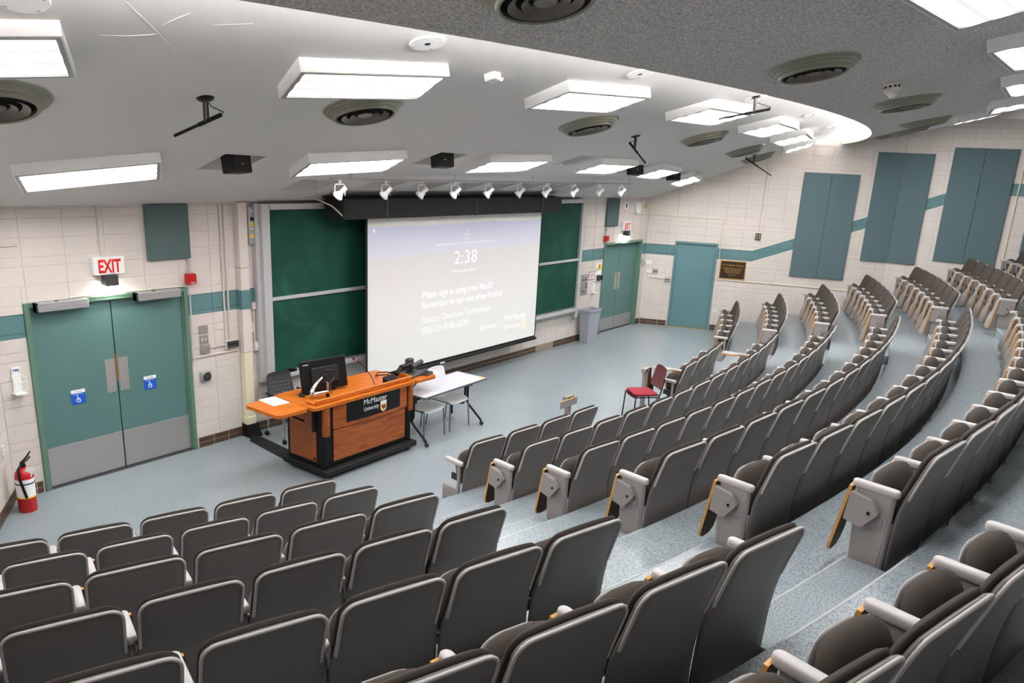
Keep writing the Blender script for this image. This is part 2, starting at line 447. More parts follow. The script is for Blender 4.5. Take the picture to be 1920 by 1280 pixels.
# right wall
ang = math.atan2(RY1, RX1 - RX0); LR = hypot(RX1 - RX0, RY1)
TR = Matrix.Translation((RX0, 0, 0)) @ Matrix.Rotation(ang, 4, 'Z')
def rpt(u): return TR @ Vector((u, 0, 0))
SD = (.735, 1.785)                                     # side door along the wall
wr = MB()
for (a, c, za, zb) in [(0, SD[0], 0, WH), (SD[0], SD[1], DH, WH), (SD[1], LR, 0, WH)]:
    wr.box(a, c, .004, .18, za, zb, T=TR)
wr.box(RX1 + .004, RX1 + .2, YB, RY1, 0, WH)
wall_right = struct(wr.build('wall_right', WALL))
def ceil_at(p): return (white_z(p.x, p.y) if hypot(p.x - XC, p.y - YC) < 23.3 else grey_z(p.x, p.y))
def rfloor(u):
    p = rpt(u); R = hypot(p.x - XC, p.y - YC); i = 1
    while R > nosR(i) and i < 9: i += 1
    return tz(i)
lay_blocks(wall_right, TR @ Matrix.Translation((0, .006, 0)), LR, lambda u: ceil_at(rpt(u)) + .05,
           [(SD[0], SD[1], 0, DH)] + [(u, u + .45, 0, rfloor(u + .45) - .02) for u in [2 + .45 * k for k in range(9)]], u0=.1, limit=300, score=lambda r: r[0])
TR2 = Matrix.Translation((RX1, RY1, 0)) @ Matrix.Rotation(-pi / 2, 4, 'Z')
w2 = struct(MB().box(RX1 + .2, RX1 + .22, YB, RY1, 0, WH).build('wall_right_rear', WALL))
lay_blocks(w2, TR2 @ Matrix.Translation((0, .006, 0)), 3.3, lambda u: grey_z(RX1, RY1 - u) + .05, [(0, 1, 0, 1.1), (1, 3.3, 0, 1.6)], u0=0, limit=300, score=lambda r: r[0])
# left wall
angl = math.atan2(-LY1, -LSL * LY1); LL = hypot(LY1, LSL * LY1)
TL = Matrix.Translation((LX1, LY1, 0)) @ Matrix.Rotation(angl, 4, 'Z')
wl = MB().box(0, LL, .004, .18, 0, WH, T=TL); wl.box(LX1 - .2, LX1 - .004, YB, LY1, 0, WH)
wall_left = struct(wl.build('wall_left', WALL))
lay_blocks(wall_left, TL @ Matrix.Translation((0, .006, 0)), LL, lambda u: 3.5 if u > LL - 1.4 else 0, [], u0=LL - BW * 20, limit=120)
MB().box(LL - 8, LL - 1.4, -.012, .0, 0, WH, T=TL).build('painted_face', WALL, wall_left)
struct(MB().box(LX1 - .2, RX1 + .2, YB - .2, YB, 0, WH).build('wall_back', WALL))

# ---- brown base tiles
_tl = {}
def tile_mesh(wd, m):
    k = (round(wd, 3), m.name)
    if k not in _tl: _tl[k] = MB().box(.005, k[0] - .005, -.012, 0, .004, .067, b=.003).mesh('tile', m)
    return _tl[k]
def base_tiles(name, T, a, c, skip=()):
    g = struct(MB().box(a, c, -.004, .004, 0, .143, T=T).build(name, m_mortar))
    u = a
    while u < c - .02:
        e = min(c, u + .229)
        for r in (0, 1):
            m = m_tile
            for s0, s1 in skip:
                if s0 < (u + e) / 2 < s1: m = m_tilel
            link('tile', tile_mesh(e - u, m), g, M=T @ Matrix.Translation((u, 0, r * .071)))
        u = e
    return g
base_tiles('baseboard_front', I4, D1[1] + .03, D2[0] - .03, [(10.0, 10.68)])
base_tiles('baseboard_front_corner', I4, LX0, D1[0] - .02)
base_tiles('baseboard_front_end', I4, D2[1] + .02, RX0)
base_tiles('baseboard_right', TR, .02, SD[0] - .02)
base_tiles('baseboard_right_end', TR, SD[1] + .02, SD[1] + .32)
base_tiles('baseboard_left', TL, LL - 1.1, LL - .01)

# ---- ceilings
WASH = [(x - .30, x + .30, -1.06, -.60) for x in (3.25, 4.5, 5.45, 6.35, 7.2, 8.05, 8.95, 9.9)]
NICHE = [(1.33, 1.83, -1.84, -1.32), (4.05, 4.58, -2.36, -1.84), (6.98, 7.46, -2.62, -2.1), (9.5, 9.98, -2.3, -1.8), (12.05, 12.53, -1.9, -1.4)] + WASH
xs = sorted(set([LX1 - .5 + k * .5 for k in range(int((RX1 + 1 - LX1) / .5) + 2)] + [v for q in NICHE for v in q[:2]]))
ys = sorted(set([-k * .25 for k in range(0, 29)] + [v for q in NICHE for v in q[2:]]), reverse=True)
cb = MB(); vid = {}
def cv(x, y):
    x2 = min(max(x, xl(y) - .02), xr(y) + .02); k = (x2, y)
    if k not in vid: vid[k] = len(cb.v); cb.v.append((x2, y, white_z(x2, y)))
    return vid[k]
for i in range(len(xs) - 1):
    for j in range(len(ys) - 1):
        mx, my = (xs[i] + xs[i + 1]) / 2, (ys[j] + ys[j + 1]) / 2
        if any(q[0] < mx < q[1] and q[2] < my < q[3] for q in NICHE): continue
        if xs[i + 1] < xl(ys[j + 1]) or xs[i] > xr(ys[j + 1]) : continue
        if hypot(mx - XC, my - YC) > 24.1: continue
        f = [cv(xs[i], ys[j]), cv(xs[i + 1], ys[j]), cv(xs[i + 1], ys[j + 1]), cv(xs[i], ys[j + 1])]
        f2 = []; [f2.append(k) for k in f if k not in f2]
        if len(f2) > 2: cb.f.append(f2); cb.m.append(0)
ceiling = struct(cb.build('ceiling', m_ceil, smooth=40, recalc=False))
for q in NICHE:
    x0, x1, y0, y1 = q; zt = white_z((x0 + x1) / 2, y0) + (.03 if q not in WASH else -.01)
    c = [(x0, y0), (x1, y0), (x1, y1), (x0, y1)]
    V = [(x, y, white_z(x, y)) for x, y in c] + [(x, y, zt) for x, y in c]
    MB().add(V, [[4, 5, 6, 7]] + [[k, (k + 1) % 4, 4 + (k + 1) % 4, 4 + k] for k in range(4)]).build('recess', m_ceil, ceiling)
for ln in ([(-.951, -4.244), (-.797, -4.13), (-.603, -3.984), (-.567, -3.952), (-.446, -3.858), (-.341, -3.743), (-.253, -3.608)], [(-.865, -3.773), (-.725, -3.848), (-.625, -3.926), (-.581, -3.971)],
           [(-.623, -4.084), (-.601, -4.2), (-.568, -4.306)], [(-.369, -4.245), (-.175, -4.395)], [(-.13, -2.879), (-.065, -3.061), (-.004, -3.147)]):
    MB().tube([(x, y, white_z(x, y)) for x, y in ln], [.001] + [.0035] * (len(ln) - 2) + [.001], 6).build('plaster_crack', m_ceil, ceiling)
# grey stippled ceiling with its white curved fascia
V = []; F = []; n = 72; rr = [23.25 + .35 * k for k in range(0, 22)]
for R in rr:
    a0, a1 = th_left(R) - .002, th_right(R) + .002
    for k in range(n + 1):
        p = pol(R, a0 + (a1 - a0) * k / n); V.append((p.x, max(p.y, YB - .1), grey_z(p.x, p.y)))
for i in range(len(rr) - 1):
    for k in range(n): o = i * (n + 1) + k; F.append([o, o + 1, o + n + 2, o + n + 1])
cg = struct(MB().add(V, F).build('ceiling_grey', GREYC, smooth=40, recalc=False))
def arc_strip(Rz, name, m, parent, t0=None, t1=None, n=72):
    """Rz: list of (radius, height function) swept round the arc centre"""
    V = []; F = []; q = len(Rz)
    for k in range(n + 1):
        for R, zf in Rz:
            a0, a1 = th_left(R) - .002, th_right(R) + .002
            p = pol(R, a0 + (a1 - a0) * k / n); V.append((p.x, p.y, zf(p)))
    for k in range(n):
        for j in range(q - 1): o = k * q + j; F.append([o, o + q, o + q + 1, o + 1])
    return MB().add(V, F).build(name, m, parent, smooth=40, recalc=False)
gz = lambda p: grey_z(p.x, p.y); wz = lambda p: white_z(p.x, p.y)
arc_strip([(23.30, lambda p: gz(p) + .13), (23.25, lambda p: gz(p) + .13), (23.25, lambda p: gz(p) - .002)], 'fascia', m_fascia, cg)
arc_strip([(23.30, lambda p: gz(p) + .13), (23.31, lambda p: gz(p) + .02), (24.05, lambda p: gz(p) + .02), (24.05, lambda p: max(wz(p) + .1, gz(p) + .3))], 'cove_trough', m_ceil, cg)
# lower soffit over the rear seats: its curved end shows by the right wall
SOF = .46
arc_strip([(26.2, lambda p: gz(p) + .02), (26.2, lambda p: gz(p) - SOF), (27.2, lambda p: gz(p) - SOF + .02), (29.5, lambda p: gz(p) - SOF)], 'rear_soffit', m_fascia, cg)
cl = empty('cove_light', 'fluorescent cove tubes hidden behind the curved white ceiling edge', 'light')
for th in range(-24, 27, 3):
    pts = [pol(23.75, rad(th + d)) for d in (-1.35, 0, 1.35)]
    if all(xl(p.y) + .1 < p.x < xr(p.y) - .1 for p in pts):
        MB().tube([(p.x, p.y, grey_z(p.x, p.y) + .08) for p in pts], .02, 8).build('tube', m_cove, cl, smooth=60)

# ------------------------------------------------------------------ doors
def double_door(name, x0, x1, yin, depth_frame, kick, labels):
    d = struct(link(name, None)); d['label'] = labels
    fr = MB(); t = .055; yo = -.025
    fr.box(x0, x0 + t, yo, yin + .06, 0, DH, b=.006).box(x1 - t, x1, yo, yin + .06, 0, DH, b=.006).box(x0 + t, x1 - t, yo, yin + .06, DH - t, DH, b=.006)
    fr.box(x0 + t, x0 + t + .016, yin - .03, yin, 0, DH - t).box(x1 - t - .016, x1 - t, yin - .03, yin, 0, DH - t)
    fr.build('door_frame', m_frameg, d)
    MB().box(x0 + t, x1 - t, yin - .04, yin + .05, 0, .014, b=.003).build('threshold', m_darkgrey, d)
    xm = (x0 + x1) / 2
    for s, (a, c) in enumerate(((x0 + t + .004, xm - .006), (xm + .006, x1 - t - .004))):
        lf = MB().box(a, c, yin, yin + .045, .018, DH - t - .006, b=.003).build('door_leaf', m_door, d)
        MB().box(a + .004, c - .004, yin - .003, yin + .001, .022, kick, b=.001).build('kick_plate', m_steel, lf)
        e = c - .018 if s == 0 else a + .018
        x_a, x_b = (e - .115, e) if s == 0 else (e, e + .115)
        MB().box(x_a, x_b, yin - .004, yin + .001, 1.0, 1.41, b=.001).build('push_plate', m_steel, lf)
        MB().box(c - .005 if s == 0 else a, c if s == 0 else a + .007, yin - .002, yin + .001, 1.12, 1.47).build('edge_scuff', m_orange, lf)
    MB().box(xm - .006, xm + .006, yin + .01, yin + .04, .018, DH - t).build('meeting_gap', m_black, d)
    return d
door_1 = double_door('door_1', D1[0], D1[1], .03, .1, .485, 'teal double door with steel kick plates under the larger EXIT sign')
door_2 = double_door('door_2', D2[0], D2[1], .10, .1, .33, 'teal double door beside the grey bin')
# accessible-door stickers on door_1
for k, (x, zc) in enumerate(((.485, 1.03), (1.365, 1.03))):
    s = MB().box(x - .08, x + .08, .024, .027, zc - .085, zc + .045).build('access_sticker', m_blue, None)
    tag(s, 'blue wheelchair sticker on the %s leaf of the larger double door' % ('left' if k == 0 else 'right'), 'sticker', 'wheelchair stickers on the double door')
    MB().box(x - .08, x + .08, .024, .027, zc + .045, zc + .085).build('caution_strip', m_paper, s)
    text('lettering', 'CAUTION', Matrix.Translation((x, .0235, zc + .058)) @ FACE_IN, .09, s, m_blue, .02, align='CENTER')
    text('lettering', 'Activate Switch To Operate', Matrix.Translation((x, .0235, zc + .028)) @ FACE_IN, .12, s, m_white, .012, align='CENTER')
    g = MB(); cx, cz = x - .005, zc - .028
    g.ring([(.026, -.0006), (.026, .0006), (.019, .0006), (.019, -.0006)], 20, T=Matrix.Translation((cx, .0235, cz - .012)) @ Matrix.Rotation(pi / 2, 4, 'X'))
    g.lathe([(0, -.0006), (.008, -.0006), (.008, .0006), (0, .0006)], 12, T=Matrix.Translation((cx - .008, .0235, cz + .040)) @ Matrix.Rotation(pi / 2, 4, 'X'))
    g.box(cx - .011, cx - .004, .0228, .0236, cz - .004, cz + .032).box(cx - .008, cx + .018, .0228, .0236, cz - .008, cz - .001)
    g.box(cx + .014, cx + .021, .0228, .0236, cz - .03, cz - .003).box(cx - .008, cx + .014, .0228, .0236, cz + .012, cz + .018).box(cx + .016, cx + .03, .0228, .0236, cz - .034, cz - .028)
    g.build('wheelchair_symbol', m_white, s)
# single blue-teal door on the right wall
d3 = struct(link('door_3', None)); u0, u1 = SD
MB().box(u0, u0 + .05, -.03, .1, 0, DH, b=.005, T=TR).box(u1 - .05, u1, -.03, .1, 0, DH, b=.005, T=TR).box(u0 + .05, u1 - .05, -.03, .1, DH - .05, DH, b=.005, T=TR).build('door_frame', m_door2, d3)
MB().box(u0 + .055, u1 - .055, .01, .055, .012, DH - .056, b=.003, T=TR).build('door_leaf', m_door2, d3)
MB().box(u0 + .05, u1 - .05, -.02, .06, 0, .01, T=TR).build('threshold', m_brass, d3)
# teal door frame on the left wall, just inside the frame
d4 = struct(link('door_4', None))
MB().box(LL - 2.3, LL - 1.12, -.04, .02, 0, DH, b=.005, T=TL).build('door_frame', m_door2, d4)

# ------------------------------------------------------------------ chairs
def interp(tab, s):
    for k in range(len(tab) - 1):
        if s <= tab[k + 1][0]:
            a, b_ = tab[k], tab[k + 1]; t = (s - a[0]) / (b_[0] - a[0]); return tuple(a[j] + (b_[j] - a[j]) * t for j in range(1, len(a)))
    return tab[-1][1:]
def pad(prof, half, s0, s1, t, b, bf=0, bb=0, ns=16, nu=7, rtop=.07, rbot=.03, crown=0, m=0, out=None):
    """rounded slab: prof(z)->y of the rear face, half(z)->half width"""
    def grid(inset, off, bulge):
        rows = []
        lo, hi = s0 + inset, s1 - inset
        zs = sorted([lo + (hi - lo) * k / (ns - 1) for k in range(ns)] + [hi - rtop * (1 - cos(rad(a))) for a in (16, 31, 46, 61, 76, 89)] + [lo + rbot * (1 - cos(rad(a))) for a in (32, 61, 89)])
        for z in zs:
            hw = half(z) - inset
            d1 = hi - z; d0 = z - lo
            if d1 < rtop: hw -= rtop - sqrt(max(0, rtop ** 2 - (rtop - d1) ** 2))
            if d0 < rbot: hw -= rbot - sqrt(max(0, rbot ** 2 - (rbot - d0) ** 2))
            y = prof(z); e = .01; dy = (prof(z + e) - prof(z - e)) / (2 * e); nn = 1 / sqrt(1 + dy * dy)
            row = []
            for k in range(nu):
                u = -1 + 2 * k / (nu - 1)
                q = (z - lo) / (hi - lo)
                bl_ = bulge * (1 - abs(u) ** 3) * (1 - abs(2 * q - 1) ** 4)
                o = off + bl_
                row.append((u * hw, y + o * nn, z - o * dy * nn - crown * u * u * max(0, (q - .5) * 2)))
            rows.append(row)
        return rows
    mb = out or MB()
    g0, g1, g2, g3 = grid(b, 0, -bb), grid(0, b, 0), grid(0, t - b, 0), grid(b, t, bf)
    nr, nc = len(g0), nu
    def bound(g):
        return g[0][:] + [g[i][-1] for i in range(1, nr)] + g[-1][-2::-1] + [g[i][0] for i in range(nr - 2, 0, -1)]
    o = len(mb.v)
    for g in (g0, g3):
        base = len(mb.v)
        for r in g: mb.v += r
        for i in range(nr - 1):
            for k in range(nc - 1):
                mb.f.append([base + i * nc + k, base + i * nc + k + 1, base + (i + 1) * nc + k + 1, base + (i + 1) * nc + k]); mb.m.append(m)
    def bidx(base):
        return [base + k for k in range(nc)] + [base + i * nc + nc - 1 for i in range(1, nr)] + [base + (nr - 1) * nc + k for k in range(nc - 2, -1, -1)] + [base + i * nc for i in range(nr - 2, 0, -1)]
    L0, L3 = bidx(o), bidx(o + nr * nc)
    p1 = len(mb.v); mb.v += bound(g1); p2 = len(mb.v); mb.v += bound(g2); k = len(L0)
    L1 = [p1 + i for i in range(k)]; L2 = [p2 + i for i in range(k)]
    for A, B in ((L0, L1), (L1, L2), (L2, L3)):
        for i in range(k):
            mb.f.append([A[i], A[(i + 1) % k], B[(i + 1) % k], B[i]]); mb.m.append(m)
    return mb
SHELL = [(.08, -.008), (.22, -.014), (.36, -.02), (.48, -.032), (.58, -.052), (.68, -.082), (.78, -.114), (.89, -.150), (1.0, -.186)]
def shell_y(z):
    for k in range(len(SHELL) - 1):
        if z <= SHELL[k + 1][0] or k == len(SHELL) - 2:
            a, b_ = SHELL[k], SHELL[k + 1]; t = (z - a[0]) / (b_[0] - a[0]); return a[1] + (b_[1] - a[1]) * t
_parts = {}
def chair_parts(wd):
    k = math.floor(wd * 200) / 200
    if k in _parts: return _parts[k]
    def hs(z):
        lo, hi = k / 2 - .009, k / 2 - .026
        q = min(1, max(0, (z - .585) / .03)); return lo + (hi - lo) * q
    P = {}
    P['back_shell'] = pad(shell_y, hs, .085, .893, .028, .011, bb=.010, ns=15, nu=9, rtop=.062, rbot=.02, crown=.004).mesh('back_shell', m_shell, 50)
    P['back_cushion'] = pad(lambda z: shell_y(z) + .028, lambda z: k / 2 - .026, .50, .905, .036, .015, bf=.014, ns=9, nu=9, rtop=.085, rbot=.05, crown=.004).mesh('back_cushion', m_cush, 60)
    sy = lambda z: .052 + (z - .36) * .26
    P['seat_pan'] = pad(lambda z: sy(z) + .085, lambda z: k / 2 - .075, .31, .665, .022, .008, ns=8, nu=7, rtop=.16, rbot=.05).mesh('seat_pan', m_pan, 50)
    def sp_(v, e): return (abs(v) ** e) * (1 if v >= 0 else -1)
    hw_ = k / 2 - .085; V = []; F = []; na, nb = 18, 10
    for i in range(nb + 1):
        ph = -pi / 2 + pi * i / nb
        for j in range(na):
            t = 2 * pi * j / na; cx = sp_(cos(ph), .75)
            x = hw_ * cx * sp_(cos(t), .62); zz = .185 * cx * sp_(sin(t), .62); yy = .078 * sp_(sin(ph), .9)
            V.append((x, sy(.51 + zz) + .035 + yy, .51 + zz - yy * .22))
    for i in range(nb):
        for j in range(na): F.append([i * na + j, i * na + (j + 1) % na, (i + 1) * na + (j + 1) % na, (i + 1) * na + j])
    P['seat_cushion'] = MB().add(V, F).mesh('seat_cushion', m_cush, 80)
    rim = []
    zt = .893; hw2 = hs(.8) - .004; r_ = .062
    for z_ in (.60, .66, .72, .78): rim.append((-hw2, z_))
    for a_ in (0, 22, 45, 68, 90): rim.append((-hw2 + r_ - r_ * cos(rad(a_)), zt - r_ + r_ * sin(rad(a_))))
    rim += [(-x, z_) for x, z_ in rim[::-1]]
    P['back_rim'] = MB().tube([(x, shell_y(z_) + .004, z_ - .004 * (x / hw2) ** 2) for x, z_ in rim], .0085, 6).mesh('back_rim', m_arm, 80)
    P['hinge_bar'] = MB().tube([(-k / 2 + .02, .08, .42), (k / 2 - .02, .08, .42)], .014, 8).box(-k / 2 + .02, -k / 2 + .05, .06, .2, .38, .46, b=.006).box(k / 2 - .05, k / 2 - .02, .06, .2, .38, .46, b=.006).mesh('hinge_bar', m_dark, 40)
    _parts[k] = P; return P
ap = rrect(-.03, .03, -.015, .275, .029, 5)
am = MB()
def arm_build():
    k = len(ap); V = []
    for z, s in ((.598, .78), (.606, .94), (.628, 1), (.640, .9), (.645, .7)):
        V += [(x * s, .13 + (y - .13) * (1 - (1 - s) * .2), z) for x, y in ap]
    F = [[r * k + i, r * k + (i + 1) % k, (r + 1) * k + (i + 1) % k, (r + 1) * k + i] for r in range(4) for i in range(k)] + [list(range(k)), list(range(4 * k, 5 * k))]
    return MB().add(V, F).mesh('armrest', m_arm, 60)
ARM = arm_build()
def stand(th):
    mb = MB(); pr = [(.045, 0), (.205, 0), (.225, .30), (.235, .60), (.02, .60), (.03, .30)]
    mb.prism(pr, -th, th, 'yz'); mb.tube([(0, .03, .0), (0, .025, .598)], .022, 10); mb.box(-.04, .04, .0, .24, 0, .012, b=.003)
    return mb
STAND = stand(.013).mesh('standard', m_stand, 40)
STANDE = stand(.024).box(-.03, -.02, .05, .2, .385, .445, b=.002).mesh('end_standard', m_stand, 40)
LOWEND = MB().box(-.02, .02, .03, .30, 0, .30, b=.006).box(-.016, .016, .02, .06, .28, .60, b=.006).box(-.026, -.018, .04, .29, .03, .27, b=.002).mesh('end_standard', m_stand, 40)
pent = [(.252, .578), (.13, .558), (.118, .552), (.072, .488), (.074, .474), (.150, .374), (.165, .366), (.268, .388), (.27, .40)]
HINGE = MB().prism(pent, -.075, -.03, 'yz').mesh('hinge_cover', m_stand, 40)
BOLT = MB().lathe([(0, 0), (.011, 0), (.011, .004), (0, .004)], 12, T=Matrix.Translation((-.077, .125, .475)) @ Matrix.Rotation(-pi / 2, 4, 'Y')).mesh('bolt_hole', m_black)
padl = [(.0, 0), (.10, 0), (.11, .14), (.13, .20), (.20, .25), (.235, .30), (.245, .40), (.225, .47), (.17, .50), (.08, .50), (.02, .48), (.0, .43)]
def inset(P, d):
    cx = sum(p[0] for p in P) / len(P); cy = sum(p[1] for p in P) / len(P); R = []
    for x, y in P:
        L_ = hypot(x - cx, y - cy); R.append((x - (x - cx) / L_ * d, y - (y - cy) / L_ * d))
    return R
pin = inset(padl, .007)
FOLD = Matrix.Translation((-.055, .262, .61)) @ Matrix.Rotation(rad(7), 4, 'Z') @ Matrix.Rotation(rad(9), 4, 'X') @ Matrix.Scale(-1, 4, (0, 0, 1))
TAB = MB().prism(pin, .008, .013, 'xz', 0, FOLD).prism(pin, -.011, -.006, 'xz', 1, FOLD).mesh('writing_tablet', [m_tabtop, m_tabund])
TABE = MB().prism(padl, -.0085, .0105, 'xz', 0, FOLD).mesh('wood_edge', m_tabwood)
OPEN = Matrix.Translation((.03, .06, .665)) @ Matrix.Rotation(rad(-4), 4, 'Z') @ Matrix.Scale(-1, 4, (1, 0, 0))
TABO = MB().prism(pin, .008, .013, 'xy', 0, OPEN).prism(pin, -.011, -.006, 'xy', 1, OPEN).mesh('writing_tablet', [m_tabtop, m_tabund])
TABOE = MB().prism(padl, -.0085, .0105, 'xy', 0, OPEN).box(.02, .07, .05, .2, -.03, -.01, T=OPEN).mesh('wood_edge', m_tabwood)

def chair(i, t_c, wd, label, group, left='std', right=None, tablet='fold', tabdx=0):
    R = tipR(i) + .27; p = pol(R, t_c, tz(i))
    e = empty('lecture_seat', label, 'seat', p, t_c, group)
    for nm, me in chair_parts(wd).items(): link(nm, me, e)
    hw = wd / 2
    def side(kind, x, mirror):
        loc = (x, 0, 0)
        link('armrest', ARM, e, loc)
        if kind == 'std': link('standard', STAND, e, loc)
        elif kind == 'end':
            link('end_standard', STANDE, e, loc)
            if not mirror:
                hc = link('hinge_cover', HINGE, e, loc); link('bolt_hole', BOLT, hc)
        elif kind == 'low': link('end_standard', LOWEND, e, loc)
    if left: side(left, -hw, False)
    if right: side(right, hw, True)
    if tablet == 'fold': tb = link('writing_tablet', TAB, e, (-hw, 0, 0)); link('wood_edge', TABE, tb)
    elif tablet == 'open': tb = link('writing_tablet', TABO, e, (-hw, 0, 0)); link('wood_edge', TABOE, tb)
    return e
NAME = {'L': 'left', 'C': 'centre', 'R': 'right'}
def row(sec, i, t0, sp, n, fromend='left', first=0, last=None, kinds=None, lab0=0, ntot=None):
    """seats first..last of a row that starts at angle t0 (deg) with angular pitch sp"""
    last = n if last is None else last; R = tipR(i) + .13; wd = R * rad(sp)
    for j in range(first, last):
        tc = rad(t0 + (j + .5) * sp)
        idx = (j + 1 + lab0) if fromend == 'left' else (n - j)
        tab = (kinds or {}).get(j, 'fold')
        endl = {'C': 'left end', 'R': 'aisle', 'L': 'aisle'}[sec]
        extra = ', writing tablet swung out' if tab == 'open' else ''
        if extra: label = 'brown seat, writing tablet swung out, %s block, %s row, %s from its %s' % (NAME[sec], ORD[i], ORD[idx], endl)
        else: label = 'brown tip-up seat, %s block, %s row from the front, %s from its %s' % (NAME[sec], ORD[i], ORD[idx], endl)
        lk = 'std'
        if j == first and sec in 'CR' and not (first > 0): lk = 'end' if i > 1 else 'low'
        rk = 'end' if j == last - 1 else None
        if i == 1 and j == first: tab = tab if tab == 'open' else None
        chair(i, tc, wd, label, '%s block seats' % NAME[sec], lk, rk, tab)
# left block (counted from the aisle, which is on its right)
for i, te, sp, n in ((1, -14.05, 1.63, 5), (2, -14.3, 1.44, 6), (3, -14.35, 1.52, 6), (4, -14.65, 1.35, 7), (5, -14.55, 1.325, 7), (6, -14.12, 1.31, 6), (7, -12.7, 1.27, 6)):
    row('L', i, te - n * sp, sp, n, 'right')
# centre block
row('C', 1, -9.68, 1.6, 4)
row('C', 1, 4.2, 1.66, 4, kinds={1: 'open'}, lab0=4)
row('C', 2, -10.03, 1.47, 14, kinds={12: 'open'})
row('C', 3, -10.57, 1.398, 15)
row('C', 4, -10.885, 1.51, 14)
row('C', 5, -11.05, 1.479, 14)
row('C', 6, -11.03, 1.445, 14)
# right block
row('R', 1, 15.2, 1.87, 5)
row('R', 2, 14.85, 1.535, 6)
row('R', 3, 14.26, 1.64, 6)
row('R', 4, 13.98, 1.465, 7)
row('R', 5, 13.28, 1.46, 7)
row('R', 6, 12.52, 1.455, 7)
row('R', 7, 12.0, 1.455, 7, first=3)

# aisle half steps
for nm, (ta, tb_) in (('left', (-14.15, -11.15)), ('right', (10.75, 13.2))):
    for i in range(1, 8):
        ra, rb = nosR(i) - .36, nosR(i) - .002; z0, z1 = tz(i) + .002, tz(i) + H / 2
        dl = (-.0 if nm == 'left' else 0)
        t0_, t1_ = rad(ta + (0 if i > 2 else .25 * (3 - i) if nm == 'left' else 0)), rad({1: -9.9, 2: -10.2, 3: -10.75, 4: -11.05}.get(i, -11.2) if nm == 'left' else tb_ + {1: 1.7, 2: 1.4, 3: .85, 4: .55, 5: -.05, 6: -.8}.get(i, -1.3))
        if i > 6 and nm == 'right': continue
        n = 6; V = []; F = []
        for k in range(n + 1):
            t_ = t0_ + (t1_ - t0_) * k / n
            for R_, z_ in ((ra, z0), (ra, z1), (rb, z1), (rb, z0)): p = pol(R_, t_, z_); V.append(tuple(p))
        for k in range(n):
            o = k * 4; F += [[o + j, o + 4 + j, o + 4 + (j + 1) % 4, o + (j + 1) % 4] for j in range(4)]
        F += [[0, 1, 2, 3], [n * 4 + j for j in range(4)]]
        st = struct(MB().add(V, F).build('floor_step', FLOOR))
        V = []; F = []
        for k in range(n + 1):
            t_ = t0_ + (t1_ - t0_) * k / n
            for R_, z_ in ((ra - .003, z1 - .010), (ra - .003, z1 + .0015), (ra + .010, z1 + .0015)): V.append(tuple(pol(R_, t_, z_)))
        for k in range(n):
            o = k * 3; F += [[o, o + 3, o + 4, o + 1], [o + 1, o + 4, o + 5, o + 2]]
        MB().add(V, F).build('nosing_strip', m_nose, st, recalc=False)

# ------------------------------------------------------------------ ceiling things
def cframe(x, y, fn, yaw):
    e = .02; zx = (fn(x + e, y) - fn(x - e, y)) / (2 * e); zy = (fn(x, y + e) - fn(x, y - e)) / (2 * e)
    up = Vector((-zx, -zy, 1)).normalized(); X = Vector((cos(yaw), sin(yaw), 0)); X = (X - up * X.dot(up)).normalized(); Y = up.cross(X)
    Mx = Matrix((X, Y, up)).transposed().to_4x4(); Mx.translation = Vector((x, y, fn(x, y))); return Mx
def make_fixture():
    e = empty('ceiling_light', 'x', 'light')
    L2, W2, D_ = .62, .307, .102
    h = MB(); t = .012
    h.box(-L2, L2, -W2, -W2 + t, -D_, .012).box(-L2, L2, W2 - t, W2, -D_, .012).box(-L2, -L2 + t, -W2 + t, W2 - t, -D_, .012).box(L2 - t, L2, -W2 + t, W2 - t, -D_, .012).box(-L2 + t, L2 - t, -W2 + t, W2 - t, -.02, .012)
    h.build('housing', m_lbox, e)
    f = MB(); q = .042
    f.box(-L2 + t, L2 - t, -W2 + t, -W2 + q, -D_ - .003, -D_ + .008).box(-L2 + t, L2 - t, W2 - q, W2 - t, -D_ - .003, -D_ + .008).box(-L2 + t, -L2 + q, -W2 + q, W2 - q, -D_ - .003, -D_ + .008).box(L2 - q, L2 - t, -W2 + q, W2 - q, -D_ - .003, -D_ + .008)
    f.build('lens_frame', m_steel, e)
    z = -D_ + .006
    MB().add([(-L2 + q, -W2 + q, z), (-L2 + q, W2 - q, z), (L2 - q, W2 - q, z), (L2 - q, -W2 + q, z)], [(0, 1, 2, 3)]).build('lens', LENS, e, recalc=False)
    return e
fx = make_fixture(); first = True
rows_fx = [('front row of ceiling lights', white_z, 'front', [(.24, -1.25, -.50), (2.916, -1.911, -.315), (5.60, -2.22, -.158), (8.25, -2.30, 0.0), (10.75, -2.06, .15), (13.45, -1.45, .30)]),
           ('second row of ceiling lights', white_z, 'second', [(-1.52, -3.28, -.55), (1.107, -4.066, -.395), (3.684, -4.635, -.21), (6.293, -4.865, -.046), (8.90, -4.75, .08), (11.2, -4.40, .20), (13.75, -3.75, .33)]),
           ('lights on the grey ceiling', grey_z, 'rear', [(pol(r_, rad(t)).x, pol(r_, rad(t)).y, rad(t)) for t, r_ in ((-19.4, 25.42), (-14.0, 25.42), (-8.5, 25.42), (-3.3, 25.42), (1.75, 25.25), (7.8, 25.06), (13.4, 24.75), (19.2, 24.5))])]
for gname, fn, nm, spots in rows_fx:
    for k, (x, y, yaw) in enumerate(spots):
        Mx = cframe(x, y, fn, yaw)
        o = fx if first else dup(fx, M=Mx)
        if first: fx.matrix_basis = Mx; first = False
        place = {'front': 'in the row nearest the chalkboard', 'second': 'in the row nearest the grey ceiling', 'rear': 'on the stippled grey ceiling'}[nm]
        o['label'] = 'white box ceiling light %s, %s counted from the left' % (place, ORD[k + 1]); o['group'] = gname
